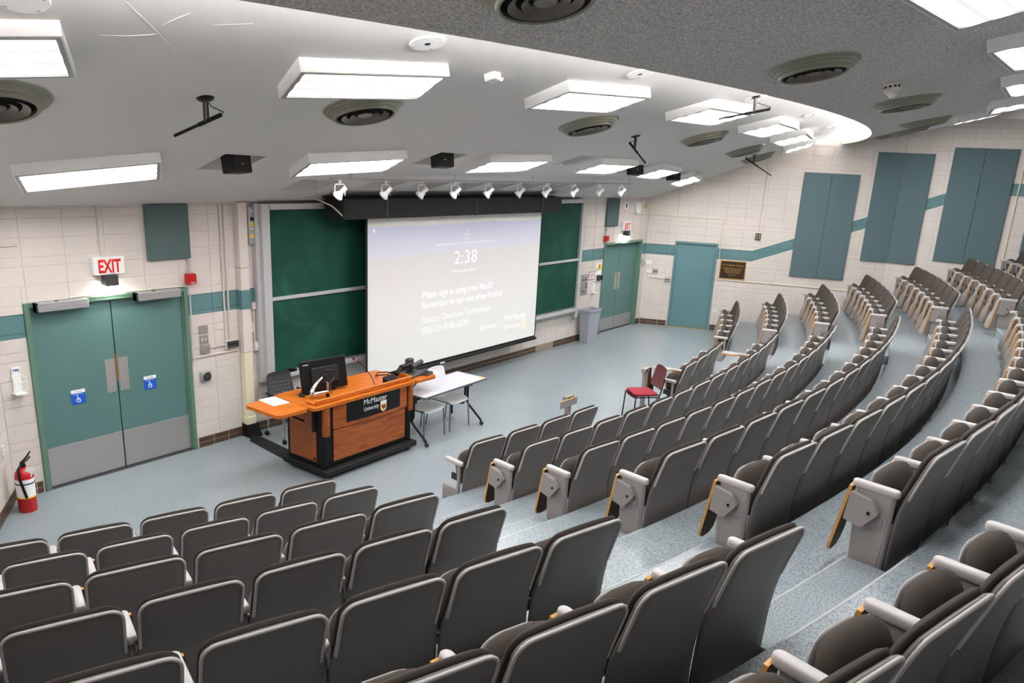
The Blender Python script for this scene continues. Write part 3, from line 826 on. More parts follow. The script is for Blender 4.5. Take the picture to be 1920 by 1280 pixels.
def make_diffuser():
    e = empty('air_diffuser', 'x', 'air diffuser')
    MB().ring([(.375, 0), (.372, -.012), (.345, -.02), (.340, -.035), (.318, -.042), (.313, -.058), (.292, -.064), (.285, -.085), (.272, -.09), (.262, -.08), (.27, -.04), (.30, .004)], 40).build('outer_ring', m_diff, e, smooth=30)
    MB().lathe([(.29, .0), (.262, -.03), (0, -.03)], 32).build('duct_opening', m_void, e)
    for k, (ra, rb, za, zb) in enumerate(((.222, .172, -.088, -.062), (.142, .098, -.082, -.058))):
        MB().ring([(ra, za), (rb, zb), (rb, zb + .006), (ra - .004, za + .01)], 36).build('cone_ring', m_diffd, e, smooth=40)
    MB().lathe([(0, -.072), (.066, -.076), (.072, -.070), (.06, -.05), (0, -.045)], 28).build('centre_disc', m_diffd, e, smooth=40)
    for a in (0, pi / 2, pi, 3 * pi / 2):
        MB().box(.08, .265, -.006, .006, -.05, -.044, T=Matrix.Rotation(a + .4, 4, 'Z')).build('spoke', m_void, e)
    return e
df = make_diffuser(); first = True
for fn, ths, wh in ((white_z, [(-1.05, -2.57), (1.726, -3.421), (5.027, -3.86), (8.423, -3.926), (11.57, -3.443), (14.0, -2.846)], 'white'), (grey_z, [tuple(pol(24.0, rad(t)))[:2] for t in (-14.2, -6.3, 1.5, 10.3, 17.5, 22.5)], 'grey')):
    for k, q in enumerate(ths):
        p = Vector((q[0], q[1], 0)); th = math.degrees(math.atan2(p.x - XC, YC - p.y)); Mx = cframe(p.x, p.y, fn, rad(th))
        o = df if first else dup(df, M=Mx)
        if first: df.matrix_basis = Mx; first = False
        o['label'] = 'round stepped air diffuser on the %s ceiling, %s from the left' % ('smooth white' if wh == 'white' else 'stippled grey', ORD[k + 1]); o['group'] = 'round air diffusers'
# flat round cover plates
for k, (x, y, hole) in enumerate(((-1.377, -3.95, 0), (1.066, -4.79, 1), (3.555, -5.27, 1), (6.326, -5.42, 0), (8.96, -5.37, 1), (11.43, -5.02, 1))):
    Mx = cframe(x, y, white_z, 0); e = empty('cover_plate', 'flat white round cover plate by the curved edge, %s from the left' % ORD[k + 1], 'cover plate', M=Mx, group='round cover plates')
    MB().lathe([(.0, -.012), (.132, -.012), (.136, -.004), (.136, .01)], 36).build('plate', m_lbox, e, smooth=40)
    if hole: MB().lathe([(0, -.014), (.022, -.014), (.022, -.008)], 16).build('knockout_hole', m_void, e)
    for a in (.5, 2.2, 3.8, 5.4): MB().lathe([(0, -.018), (.010, -.016), (.010, -.01)], 8, T=Matrix.Translation((.11 * cos(a), .11 * sin(a), 0))).build('screw', m_steel, e)
# little junction box with stub pipe
Mx = cframe(2.146, -4.571, white_z, .1); e = empty('junction_box', 'small white electrical box with a bent stub pipe on the ceiling', 'box', M=Mx)
MB().box(-.06, .06, -.06, .05, -.06, .01, b=.008).build('box_body', m_lbox, e); MB().tube([(.06, 0, -.03), (.14, 0, -.03), (.18, .01, -.015), (.2, .01, .01)], .012, 8).build('stub_pipe', m_lbox, e, smooth=60)
# hanging microphones
def mic(x, y, fn, d, tip_, lab, hang=.18):
    Mx = Matrix.Translation((x, y, fn(x, y))); e = empty('hanging_microphone', lab, 'microphone', M=Mx, group='ceiling microphones')
    c = cframe(x, y, fn, 0); c.translation = (0, 0, 0)
    MB().lathe([(0, -.014), (.06, -.012), (.072, 0), (.072, .008)], 20, T=c).build('mount_disc', m_black, e, smooth=40)
    MB().box(-.022, -.008, -.012, .012, -hang, 0, b=.003).box(.008, .022, -.012, .012, -hang, 0, b=.003).build('bracket', m_darkgrey, e)
    a = Vector((0, 0, -hang + .005)); d = Vector(d).normalized(); t = a + d * tip_; s = a - d * tip_ * .45; mid = a + d * tip_ * .25
    bd = MB().tube([s, mid], .017, 10).tube([mid, t], .0125, 10).build('microphone_tube', m_black, e, smooth=60)
    MB().tube([s, s + Vector((.02, 0, .02)), Vector((.05, 0, -.06)), (.02, 0, -.02)], .004, 6).build('cable', m_black, e)
mic(.287, -3.121, white_z, (-.52, .75, -.42), .30, 'black gun microphone hanging below the leftmost second-row ceiling light')
mic(6.715, -3.635, white_z, (.75, -.25, -.6), .30, 'black gun microphone hanging near the middle of the white ceiling')
mic(6.25, -5.45, white_z, (-.35, .9, -.22), .42, 'black gun microphone hanging from a round plate by the grey edge')
mic(13.28, -3.03, white_z, (.5, -.75, -.5), .46, 'black gun microphone hanging close to the right wall')
# smoke detector
Mx = cframe(5.435, -7.126, grey_z, 0); e = empty('smoke_detector', 'white smoke detector on the stippled grey ceiling', 'smoke detector', M=Mx @ Matrix.Scale(1.35, 4))
MB().lathe([(.052, .01), (.055, -.03), (.06, -.034), (.06, -.05), (.045, -.056)], 24).build('detector_base', m_offw, e, smooth=40); MB().lathe([(.04, -.056), (.038, -.075), (.022, -.085), (.02, -.098), (0, -.1)], 20).build('sensor_cap', m_offw, e, smooth=40)
for a in range(10): MB().box(.0535, .057, -.008, .008, -.028, -.014, T=Matrix.Rotation(a * 2 * pi / 10, 4, 'Z')).build('slot', m_black, e)

# speakers in the recesses
for k, (q, rz) in enumerate(zip(NICHE, (.12, -.45, None, -.6, -.75))):
    if rz is None: continue
    x, y = (q[0] + q[1]) / 2 - .02, (q[2] + q[3]) / 2 - .03; z = white_z(x, y)
    lab = ['black wedge loudspeaker in the ceiling recess over the EXIT doors', 'black wedge loudspeaker in the ceiling recess left of the screen centre', '', 'black wedge loudspeaker in the ceiling recess right of the screen', 'black wedge loudspeaker in the recess nearest the right wall'][k]
    e = empty('loudspeaker', lab, 'loudspeaker', M=Matrix.Translation((x, y, z - .01)) @ Matrix.Rotation(rz, 4, 'Z') @ Matrix.Rotation(rad(-8), 4, 'X'), group='ceiling loudspeakers')
    pl = [(-.12, -.16), (.12, -.16), (.16, -.02), (.10, .10), (-.10, .10), (-.16, -.02)]
    c = MB(); c.prism(rrect(-.125, .125, -.115, .10, .02, 3), -.15, .02, 'xz'); c.prism([(-.12, .11), (.12, .11), (.10, .04), (-.10, .04)], -.15, .02, 'xz')
    c.build('cabinet', m_black, e, smooth=40)
    MB().box(-.115, .115, -.156, -.149, -.105, .09, b=.004).build('grille', m_blackm, e); MB().box(-.012, .012, -.159, -.155, -.03, -.018).build('badge', m_brass, e)
    MB().box(-.05, .05, -.04, .03, .10, .2).tube([(0, 0, .18), (0, 0, .34)], .015).build('bracket', m_black, e)

# track with spotlights
yT = -1.45
tr = empty('lighting_track', 'thin pale lighting track above the chalkboard', 'track'); V = []
MB().box(3.05, 10.95, yT - .018, yT + .018, 3.575, 3.60).build('rail', m_alu, tr)
for x in (3.4, 5.4, 7.4, 9.4, 10.8): MB().tube([(x, yT, 3.59), (x, yT, white_z(x, yT) + .01)], .006).build('hanger', m_alu, tr)
def make_spot():
    e = empty('spotlight', 'x', 'spotlight')
    MB().box(-.025, .025, -.015, .015, -.03, 0, b=.004).tube([(0, 0, -.03), (0, 0, -.05)], .008).build('track_adapter', m_lbox, e)
    y_ = MB(); y_.tube([(-.075, 0, -.19), (-.075, 0, -.07), (-.06, 0, -.052), (.06, 0, -.052), (.075, 0, -.07), (.075, 0, -.19)], .006, 6); y_.build('yoke', m_lbox, e)
    T = Matrix.Translation((0, .0, -.165)) @ Matrix.Rotation(rad(25), 4, 'Y') @ Matrix.Rotation(rad(40), 4, 'X')
    MB().lathe([(0, .11), (.024, .11), (.028, .10), (.028, .02), (.05, -.01), (.064, -.04), (.064, -.055), (.058, -.055), (.052, -.03), (0, -.01)], 22, T=T).build('lamp_head', m_lbox, e, smooth=40)
    MB().ring([(.068, -.036), (.068, -.048), (.063, -.048), (.063, -.036)], 22, T=T).build('trim_ring', m_aluw, e)
    return e
sp = make_spot()
for k, x in enumerate((3.20, 4.00, 4.70, 5.42, 6.22, 7.05, 7.83, 8.72, 9.64, 10.5)):
    o = sp if k == 0 else dup(sp)
    o.matrix_basis = Matrix.Translation((x, yT, 3.577)) @ Matrix.Rotation(rad(6 * (k % 3) - 6), 4, 'Z')
    o['label'] = 'white track spotlight above the chalkboard, %s from the left' % ORD[k + 1]; o['group'] = 'spotlights on the track'

# ------------------------------------------------------------------ chalkboards and screen
cbd = empty('chalkboard', 'wide green two-panel chalkboard in an aluminium frame behind the screen', 'chalkboard')
YF = -.13
MB().box(3.10, 11.30, -.09, .01, .80, 3.14).build('back_frame', m_alu, cbd)
MB().box(3.14, 11.26, -.105, -.09, 1.93, 3.11).build('upper_board', BOARD, cbd)
MB().box(3.14, 11.26, -.118, -.09, .86, 1.885).build('lower_board', BOARD, cbd)
MB().box(2.99, 3.12, -.16, .01, .74, 3.20, b=.006).box(2.93, 2.99, -.09, .01, .74, 3.20).build('side_post', m_aluw, cbd)
MB().box(11.27, 11.36, -.16, .01, .62, 3.16, b=.006).box(11.36, 11.46, -.10, .01, .58, 3.0).build('side_post', m_aluw, cbd)
MB().box(3.12, 11.27, -.17, .01, 3.12, 3.20, b=.006).build('header', m_aluw, cbd)
MB().box(3.12, 11.27, -.15, -.08, 1.88, 1.93, b=.008).build('rail', m_aluw, cbd)
MB().box(3.12, 11.27, -.20, .01, .765, .80, b=.006).box(3.12, 11.27, -.205, -.19, .77, .83, b=.005).build('chalk_tray', m_aluw, cbd)
er = tag(MB().lathe([(0, 0), (.10, 0), (.105, .012), (.095, .04), (.03, .05), (0, .05)], 20, T=Matrix.Translation((3.43, -.11, .801)) @ Matrix.Scale(.7, 4, (0, 1, 0))).build('eraser', m_black, None, smooth=40), 'black oval eraser lying on the chalk tray behind the black chair', 'eraser')

scr = empty('projection_screen', 'pull-down projection screen showing a sign-in page with the time 2:38', 'projection screen')
YS = -.42
cs = MB().box(4.02, 9.66, -.62, -.22, 3.0, 3.285, b=.006).build('screen_case', m_case, scr)
for x in (4.86, 6.98, 8.98): MB().box(x - .02, x + .02, -.628, -.618, 2.995, 3.29).build('bracket_strap', m_darkgrey, cs)
MB().box(3.9, 9.6, -.5, -.3, 3.285, 3.30).build('mount_plate', m_black, cs)
MB().box(4.62, 9.30, YS, YS + .006, .50, 3.0).build('black_border', m_blackm, scr)
def screen_material():
    m = mat('screen_picture', (236, 234, 232), .8); nt = m.node_tree; N = nt.nodes; L = nt.links; b = N['Principled BSDF']
    g = N.new('ShaderNodeNewGeometry'); sp_ = N.new('ShaderNodeSeparateXYZ'); L.new(g.outputs['Position'], sp_.inputs[0])
    nz = N.new('ShaderNodeTexNoise'); nz.inputs['Scale'].default_value = 2.2; nz.inputs['Detail'].default_value = 6; mp = N.new('ShaderNodeMapping'); mp.inputs['Scale'].default_value = (.5, 1, 2.2); L.new(g.outputs['Position'], mp.inputs['Vector']); L.new(mp.outputs[0], nz.inputs['Vector'])
    zz = mathn(nt, 'ADD', sp_.outputs['Z'], mathn(nt, 'MULTIPLY', mathn(nt, 'SUBTRACT', nz.outputs['Fac'], .5), .06))
    f = mathn(nt, 'DIVIDE', mathn(nt, 'SUBTRACT', zz, .5), 2.5)
    col = ramp(nt, f, [(0, (236, 236, 234)), (.30, (232, 231, 229)), (.62, (224, 220, 220)), (.745, (222, 220, 220)), (.765, (220, 221, 232)), (.90, (215, 217, 237)), (.938, (213, 216, 239)), (.942, (228, 227, 224))])
    L.new(col, b.inputs['Base Color']); L.new(col, b.inputs['Emission Color']); b.inputs['Emission Strength'].default_value = .01
    return m
MB().box(4.66, 9.265, YS - .003, YS, .55, 2.99).build('picture', screen_material(), scr)
MB().tube([(4.60, YS, .485), (9.32, YS, .485)], .028, 12).build('bottom_bar', m_black, scr, smooth=60)
MB().box(6.35, 6.47, YS - .034, YS - .026, .475, .498).build('bar_label', m_white, scr)
m_glow = mat('projected_lettering', (252, 252, 255), .8, emit=.035)
def scrtext(s, x, z, wd, size, bold=0, h=None): text('lettering', s, Matrix.Translation((x, YS - .0045, z)) @ FACE_IN, wd, scr, m_glow, size, extrude=.0003, bold=bold)
scrtext('2:38', 6.66, 2.17, .63, .32)
scrtext('Wednesday, June 11', 6.62, 2.02, .70, .09)
scrtext('Press Ctrl+Alt+Delete or use the Windows Security button to unlock', 6.2, 2.50, 1.62, .06)
scrtext('Please sign in using your MacID', 5.88, 1.66, 1.92, .17, .002)
scrtext('Remember to sign out when finished', 5.88, 1.485, 2.22, .17, .002)
scrtext('Campus Classroom Technologies', 5.87, 1.245, 1.87, .16)
scrtext('(905) 525-9140 x22761', 5.87, 1.06, 1.26, .16, .001)
scrtext('Libraries', 7.45, .90, .50, .13, .002)
scrtext('McMaster', 8.19, .96, .76, .19)
scrtext('University', 8.19, .81, .55, .15)
MB().box(8.06, 8.068, YS - .0045, YS - .004, .68, 1.07).build('divider_line', m_glow, scr)
def shield(cx, cz, w_, h_, n=7):
    P = [(cx - w_ / 2, cz + h_ / 2), (cx - w_ / 2, cz - h_ * .08)]
    P += [(cx - w_ / 2 * cos(rad(a)), cz - h_ * .08 - h_ * .42 * sin(rad(a))) for a in range(12, 180, 12)]
    P += [(cx + w_ / 2, cz - h_ * .08), (cx + w_ / 2, cz + h_ / 2)]; return P
MB().prism(shield(8.86, .83, .19, .24), YS - .0045, YS - .004).build('crest', mat('projected_crest', (244, 240, 224), .8, emit=.015), scr)
lk = MB(); lk.box(6.92, 6.925, YS - .0045, YS - .004, 2.58, 2.665).box(7.04, 7.045, YS - .0045, YS - .004, 2.58, 2.665).box(6.92, 7.045, YS - .0045, YS - .004, 2.58, 2.588).box(6.92, 7.045, YS - .0045, YS - .004, 2.657, 2.665)
lk.ring([(.036, -.0003), (.036, .0003), (.028, .0003), (.028, -.0003)], 16, T=Matrix.Translation((6.995, YS - .0045, 2.695)) @ Matrix.Rotation(pi / 2, 4, 'X')); lk.build('padlock_icon', m_glow, scr)
MB().prism([(4.77, 2.86), (4.77, 2.77), (4.79, 2.785), (4.803, 2.758), (4.815, 2.764), (4.803, 2.79), (4.83, 2.792)], YS - .0045, YS - .004).build('pointer_icon', m_glow, scr)
cab = tag(MB().tube([(3.55, -.2, 3.29), (3.8, -.3, 3.27), (3.95, -.45, 3.18), (4.0, -.55, 3.09), (4.04, -.6, 3.03)], .011, 8).build('power_cable', m_beige, None, smooth=60), 'pale cable looping down onto the left end of the screen case', 'cable')

# ------------------------------------------------------------------ things on the front wall
def wbox(name, x0, x1, z0, z1, d, m, label, cat, b=.004, y=-.004, group=None, parent=None):
    o = MB().box(x0, x1, y - d, y, z0, z1, b=b).build(name, m, parent)
    if parent is None: tag(o, label, cat, group)
    return o
def exit_sign(x0, x1, z0, z1, lab, dx):
    e = empty('exit_sign', lab, 'exit sign', (0, 0, 0)); d = .075
    MB().box(x0, x1, -.004 - d, -.004, z0, z1, b=.006).build('sign_box', m_sign, e)
    text('lettering', 'EXIT', Matrix.Translation(((x0 + x1) / 2, -.0045 - d - .001, z0 + .028)) @ FACE_IN, (x1 - x0) * .72, e, m_redt, .2, bold=.006, align='CENTER', height=(z1 - z0) * .74)
    xm = (x0 + x1) / 2 + dx
    lb = MB().box(xm - .075, xm + .075, -.12, -.004, z0 - .13, z0 - .002, b=.01).build('battery_lamp', m_darkgrey, e)
    MB().box(xm - .065, xm + .065, -.105, -.02, z0 - .134, z0 - .131).build('lamp_lens', m_lamp, lb)
    return e
exit_sign(.757, 1.122, 2.426, 2.632, 'red and white EXIT sign with lamp over the left double door', 0)
exit_sign(13.33, 13.70, 2.44, 2.65, 'red and white EXIT sign with lamp over the right double door', .03)
for k, (x0, x1, z0, z1) in enumerate(((1.436, 1.994, 2.543, 3.198), (12.545, 13.11, 2.56, 3.195))):
    tag(MB().box(x0, x1, -.05, -.004, z0, z1, b=.006).build('wall_panel', m_acoustd, None), 'dark grey-green square panel under the ceiling, %s' % ('beside the left EXIT sign' if k == 0 else 'beside the right EXIT sign'), 'acoustic panel', 'small wall panels')
# door closers
for k, (x0, x1) in enumerate(((.09, .655), (1.21, 1.79))):
    e = empty('door_operator', 'grey automatic door operator box over the %s leaf of the left doors' % ('left' if k == 0 else 'right'), 'door operator', group='door operators')
    MB().box(x0, x1, -.11, -.03, 2.085, 2.185, b=.006).build('operator_box', m_alu, e)
    for z in (2.11, 2.135, 2.16): MB().box(x0 + .004, x1 - .004, -.113, -.109, z - .004, z + .004).build('rib', m_steel, e)
    MB().lathe([(0, 0), (.022, 0), (.022, .006), (0, .006)], 16, T=Matrix.Translation(((x0 + x1) / 2 - .05, -.07, 2.185))).build('sensor', m_darkgrey, e)
    MB().box(x0, x0 + .02, -.112, -.03, 2.083, 2.187).build('end_cap', m_black, e)
# conduits
def conduit(name, pts, r, m, lab, cat='conduit', group='wall conduits'):
    return tag(MB().tube(pts, r, 8).build(name, m, None, smooth=60), lab, cat, group)
conduit('conduit', [(.885, -.014, 2.64), (.885, -.014, 3.22)], .011, m_beige, 'thin beige conduit rising from the left EXIT sign to the ceiling')
conduit('conduit', [(2.45, -.014, 1.40), (2.45, -.014, 3.22)], .012, m_beige, 'beige conduit above the triple socket box, nearer the door')
conduit('conduit', [(2.512, -.014, 1.40), (2.512, -.014, 3.22)], .012, m_beige, 'beige conduit above the triple socket box, nearer the column')
conduit('conduit', [(2.20, -.012, 1.345), (2.43, -.012, 1.35)], .011, m_beige, 'short level conduit between the blank plate and triple socket box')
conduit('surface_raceway', [(1.95, -.012, 1.245), (2.63, -.012, 1.25)], .012, m_beige, 'level beige raceway under the triple socket box')
conduit('conduit', [(2.95, -.012, .50), (2.95, -.012, 3.15)], .010, m_beige, 'thin pipe running down beside the chalkboard side')
conduit('conduit', [(.48, -.04, 2.205), (1.85, -.04, 2.2), (1.95, -.03, 2.17), (1.955, -.03, 1.2)], .009, m_beige, 'thin wire cover along the top of the left door frame')
# column raceway
e = empty('wiring_column', 'tall square wiring column, beige above and cream below, beside the chalkboard', 'wiring column')
MB().box(2.665, 2.80, -.10, -.004, 2.37, 3.22, b=.004).build('upper_cover', WALL, e)
MB().box(2.665, 2.80, -.10, -.004, 1.215, 2.365, b=.004).build('middle_cover', WALL, e)
MB().box(2.665, 2.80, -.10, -.004, .28, 1.21, b=.004).build('lower_cover', m_cream, e)
MB().box(2.655, 2.81, -.115, -.004, .17, .29, b=.012).build('foot_cover', m_cream, e)
MB().prism([(-.20, .0), (-.004, .0), (-.004, .19), (-.12, .17)], 2.64, 2.83, 'yz').build('floor_boot', m_black, e)
# switch plates
def plate(x0, x1, z0, z1, m, lab, cat='wall plate', d=.012, extra=None, group='wall plates'):
    e = empty('wall_plate', lab, cat, group=group); MB().box(x0, x1, -.004 - d, -.004, z0, z1, b=.003).build('plate', m, e)
    for (a, c, za, zb, mm, dd) in (extra or []): MB().box(a, c, -.004 - d - dd, -.004 - d + .001, za, zb, b=.002).build('insert', mm, e)
    return e
plate(2.055, 2.185, 1.545, 1.655, m_steel, 'blank steel wall plate, topmost of three beside the left doors')
plate(2.06, 2.185, 1.415, 1.525, m_steel, 'steel double light switch plate beside the left doors', extra=[(2.085, 2.10, 1.455, 1.485, m_white, .01), (2.135, 2.15, 1.455, 1.485, m_white, .01)])
plate(2.06, 2.19, 1.285, 1.40, m_steel, 'blank steel box plate, lowest of three beside the left doors', d=.03)
e = plate(2.43, 2.625, 1.295, 1.405, m_beige, 'triple black socket box on the wall beside the wiring column', 'socket box', d=.045, extra=[(2.44, 2.62, 1.303, 1.398, m_darkgrey, .004)], group=None)
for x in (2.475, 2.53, 2.585): MB().lathe([(0, 0), (.014, 0), (.014, .004), (0, .004)], 12, T=Matrix.Translation((x, -.053, 1.352)) @ Matrix.Rotation(pi / 2, 4, 'X')).build('jack', m_black, e)
e = empty('door_push_button', 'round silver door push button on a square plate by the left doors', 'button')
MB().box(2.03, 2.17, -.05, -.004, .915, 1.045, b=.004).build('mount_plate', m_steel, e); MB().lathe([(0, .016), (.045, .014), (.05, .004), (.05, 0)], 24, T=Matrix.Translation((2.105, -.05, .98)) @ Matrix.Rotation(pi / 2, 4, 'X')).build('button_cap', m_darkgrey, e, smooth=40); MB().ring([(.056, 0), (.056, .018), (.049, .018), (.049, 0)], 24, T=Matrix.Translation((2.105, -.05, .98)) @ Matrix.Rotation(pi / 2, 4, 'X')).build('button_ring', m_chrome, e, smooth=40)
e = plate(2.855, 2.965, 2.665, 3.155, m_alu, 'grey control panel with yellow labels high beside the chalkboard', 'control panel', d=.05, extra=[(2.875, 2.95, 2.905, 2.95, m_yellow, .002), (2.875, 2.95, 2.75, 2.795, m_yellow, .002), (2.885, 2.945, 2.975, 3.02, m_black, .012), (2.885, 2.945, 2.86, 2.88, m_white, .002), (2.885, 2.93, 3.09, 3.11, m_white, .002)], group=None)
plate(2.83, 2.90, 1.46, 1.60, m_white, 'white wall phone jack plate left of the cream conduit', extra=[(2.86, 2.87, 1.51, 1.55, m_beige, .003)])
plate(2.86, 2.925, 1.78, 1.88, m_beige, 'small beige junction box on the stripe by the chalkboard', d=.04)
plate(2.885, 2.955, 1.20, 1.32, m_white, 'white socket box under the cream conduit by the chalkboard', d=.04, extra=[(2.89, 2.945, 1.24, 1.29, m_white, .01)])
conduit('conduit', [(2.90, -.016, 1.32), (2.90, -.016, 1.79)], .010, m_cream, 'cream conduit between two small boxes by the chalkboard')
plate(2.93, 3.0, .38, .52, m_beige, 'beige socket box low on the wall behind the black chair', d=.05)
# fire alarm horns
def alarm(x, z, lab):
    e = empty('fire_alarm', lab, 'fire alarm'); MB().box(x - .06, x + .06, -.095, -.004, z - .065, z + .065, b=.01).build('alarm_body', m_red, e)
    MB().lathe([(0, .008), (.035, .006), (.04, 0)], 20, T=Matrix.Translation((x, -.095, z + .01)) @ Matrix.Rotation(pi / 2, 4, 'X')).build('horn_grille', m_red, e)
    text('lettering', 'FIRE', Matrix.Translation((x, -.097, z - .056)) @ FACE_IN, .06, e, m_white, .03, align='CENTER')
    MB().tube([(x, -.03, z + .06), (x, -.03, z + .19)], .013, 10).build('feed_pipe', m_alu, e, smooth=60); MB().box(x - .018, x + .018, -.05, -.004, z + .18, z + .235, b=.008).build('pipe_elbow', m_alu, e)
alarm(1.965, 2.285, 'red fire alarm horn at the corner of the left double door')
alarm(12.60, 2.285, 'red fire alarm horn at the corner of the right double door')
# raceway short piece at far left
conduit('surface_raceway', [(LX0 + .02, -.01, 2.80), (.02, -.01, 2.80)], .012, m_beige, 'short beige raceway near the top of the left corner')
# sanitizer holders
def sanitizer(x, z, lab):
    e = empty('sanitizer_holder', lab, 'sanitizer holder'); MB().box(x - .045, x + .045, -.02, -.004, z, z + .22, b=.004).build('back_plate', m_white, e); MB().box(x - .06, x + .06, -.11, -.004, z - .015, z + .0, b=.004).build('drip_tray', m_white, e)
    MB().tube([(x - .055, -.01, z + .01), (x - .06, -.10, z + .02), (x - .06, -.10, z + .16), (x - .05, -.02, z + .19)], .004, 6).tube([(x + .055, -.01, z + .01), (x + .06, -.10, z + .02), (x + .06, -.10, z + .16), (x + .05, -.02, z + .19)], .004, 6).tube([(x - .06, -.10, z + .14), (x, -.12, z + .12), (x + .06, -.10, z + .14)], .004, 6).build('wire_cage', m_white, e)
    hp = MB().box(x - .045, x + .045, -.024, -.004, z + .22, z + .275, b=.004).build('header_card', m_white, e); text('lettering', 'PURELL', Matrix.Translation((x, -.0255, z + .238)) @ FACE_IN, .07, hp, m_purple, .03, align='CENTER', bold=.001)
    return e
sanitizer(-.155, 1.23, 'white wire hand sanitizer holder in the left corner')
sanitizer(12.23, 1.07, 'white wire hand sanitizer holder between switch panel and right doors')
# right side things
e = plate(11.66, 11.95, 1.05, 1.52, m_steel, 'tall steel switch panel beside the right end of the chalkboard', 'switch panel', d=.015, group=None, extra=[(11.72, 11.74, 1.38, 1.42, m_black, .012), (11.83, 11.85, 1.38, 1.42, m_black, .012), (11.86, 11.89, 1.28, 1.31, m_black, .01), (11.86, 11.89, 1.21, 1.24, m_black, .01), (11.72, 11.75, 1.12, 1.15, m_black, .012), (11.80, 11.83, 1.12, 1.15, m_red, .012), (11.70, 11.72, 1.07, 1.09, m_yellow, .012)])
e = empty('notice', 'white notice with red border above the right sanitizer holder', 'notice'); MB().box(12.0, 12.24, -.008, -.004, 1.37, 1.55).build('sheet', m_red, e); MB().box(12.015, 12.225, -.0095, -.008, 1.385, 1.535).build('panel', m_paper, e)
for z, wd in ((1.50, .17), (1.475, .15), (1.45, .16), (1.415, .12)): MB().box(12.12 - wd / 2, 12.12 + wd / 2, -.0102, -.0095, z - .006, z + .006).build('print_line', m_darkgrey, e)
e = empty('poster', 'white paper poster with a yellow disc beside the right doors', 'poster'); MB().box(12.30, 12.54, -.007, -.004, 1.47, 1.74).build('sheet', m_paper, e); MB().lathe([(0, .001), (.085, .001), (.085, 0)], 28, T=Matrix.Translation((12.45, -.007, 1.64)) @ Matrix.Rotation(pi / 2, 4, 'X')).build('yellow_disc', m_yellow, e); MB().box(12.31, 12.37, -.008, -.007, 1.54, 1.60).build('blue_patch', mat('sky_blue', (90, 180, 220), .6), e)
MB().box(12.44, 12.47, -.0085, -.0075, 1.60, 1.69).build('figure', m_black, e)
e = empty('card_reader', 'small black and grey card reader beside the right doors', 'card reader'); MB().box(12.37, 12.48, -.05, -.004, 1.33, 1.45, b=.005).build('reader_body', m_darkgrey, e); MB().box(12.48, 12.56, -.06, -.004, 1.34, 1.44, b=.005).build('reader_head', m_black, e)
e = empty('wireless_access_point', 'white wireless access point with aerials high in the right corner', 'access point'); MB().prism(rrect(13.93, 14.19, 2.83, 3.1, .08, 5), -.06, -.004).build('body', m_white, e, smooth=40)
for z in (2.87, 3.0, 3.06): MB().tube([(14.17, -.04, z), (14.34, -.10, z + .09)], .006, 6).build('aerial', m_white, e)
MB().box(14.06, 14.08, -.064, -.06, 2.88, 2.895).build('status_light', mat('green_led', (60, 230, 110), .4, emit=2), e)
e = empty('wall_clock', 'small brass-rimmed round vent high by the right corner', 'vent'); e.name = 'round_vent'; MB().ring([(.07, 0), (.07, .015), (.045, .015), (.045, 0)], 20, T=Matrix.Translation((14.55, -.004, 3.0)) @ Matrix.Rotation(pi / 2, 4, 'X')).build('rim', m_brass, e); MB().lathe([(0, .006), (.045, .006), (.045, 0)], 20, T=Matrix.Translation((14.55, -.004, 3.0)) @ Matrix.Rotation(pi / 2, 4, 'X')).build('disc', m_beige, e)
e = empty('wall_notice', 'small white notice with a black mark above the right EXIT sign', 'notice'); MB().box(13.42, 13.62, -.008, -.004, 2.94, 3.10).build('sheet', m_paper, e); MB().box(13.49, 13.55, -.0095, -.008, 2.97, 3.07).build('mark', m_black, e)
e = empty('door_hook', 'metal door hold-open bracket on the wall right of the right doors', 'bracket'); MB().box(14.58, 14.66, -.05, -.004, 1.62, 1.68, b=.006).box(14.6, 14.7, -.08, -.03, 1.55, 1.6, b=.006).build('bracket_arm', m_alu, e)
# outlet under the screen + brackets
plate(7.02, 7.10, .36, .50, m_beige, 'beige socket below the screen near its middle', d=.05, extra=[(7.045, 7.075, .385, .42, m_black, .003), (7.045, 7.075, .44, .475, m_black, .003)])
e = empty('tray_bracket', 'grey bracket hanging below the chalk tray near the bin', 'bracket'); MB().box(9.85, 9.9, -.06, -.004, .5, .765, b=.004).box(9.85, 10.1, -.03, -.004, .66, .70).build('bracket_arm', m_alu, e)

# ------------------------------------------------------------------ things on the right wall
def rw(name, u0, u1, z0, z1, d, m, label, cat, group=None, T=TR, b=.006):
    return tag(MB().box(u0, u1, -.004 - d, -.004, z0, z1, b=b, T=T).build(name, m, None), label, cat, group)
def u_of(y): return LR * (-y) / (-RY1)
for k, (ya, yb, z0, z1) in enumerate(((-3.29, -4.44, 1.535, 4.0), (-4.73, -5.27, 2.04, 4.53))):
    ua, ub = u_of(ya), u_of(yb); e = empty('acoustic_panel', 'teal fabric acoustic panel pair on the right wall, %s' % ('nearest the side door' if k == 0 else 'folded round the wall corner'), 'acoustic panel', group='tall acoustic panels')
    if k == 0:
        um = (ua + ub) / 2; MB().box(ua, um - .002, -.05, -.004, z0, z1, b=.006, T=TR).build('panel_half', m_acoust, e); MB().box(um + .002, ub, -.05, -.004, z0, z1, b=.006, T=TR).build('panel_half', m_acoust, e)
    else:
        MB().box(ua, ub - .012, -.05, -.004, z0, z1, b=.003, T=TR).build('panel_half', m_acoust, e); MB().box(.012, .62, -.05, -.004, z0, z1, b=.006, T=TR2).build('panel_half', m_acoust, e)
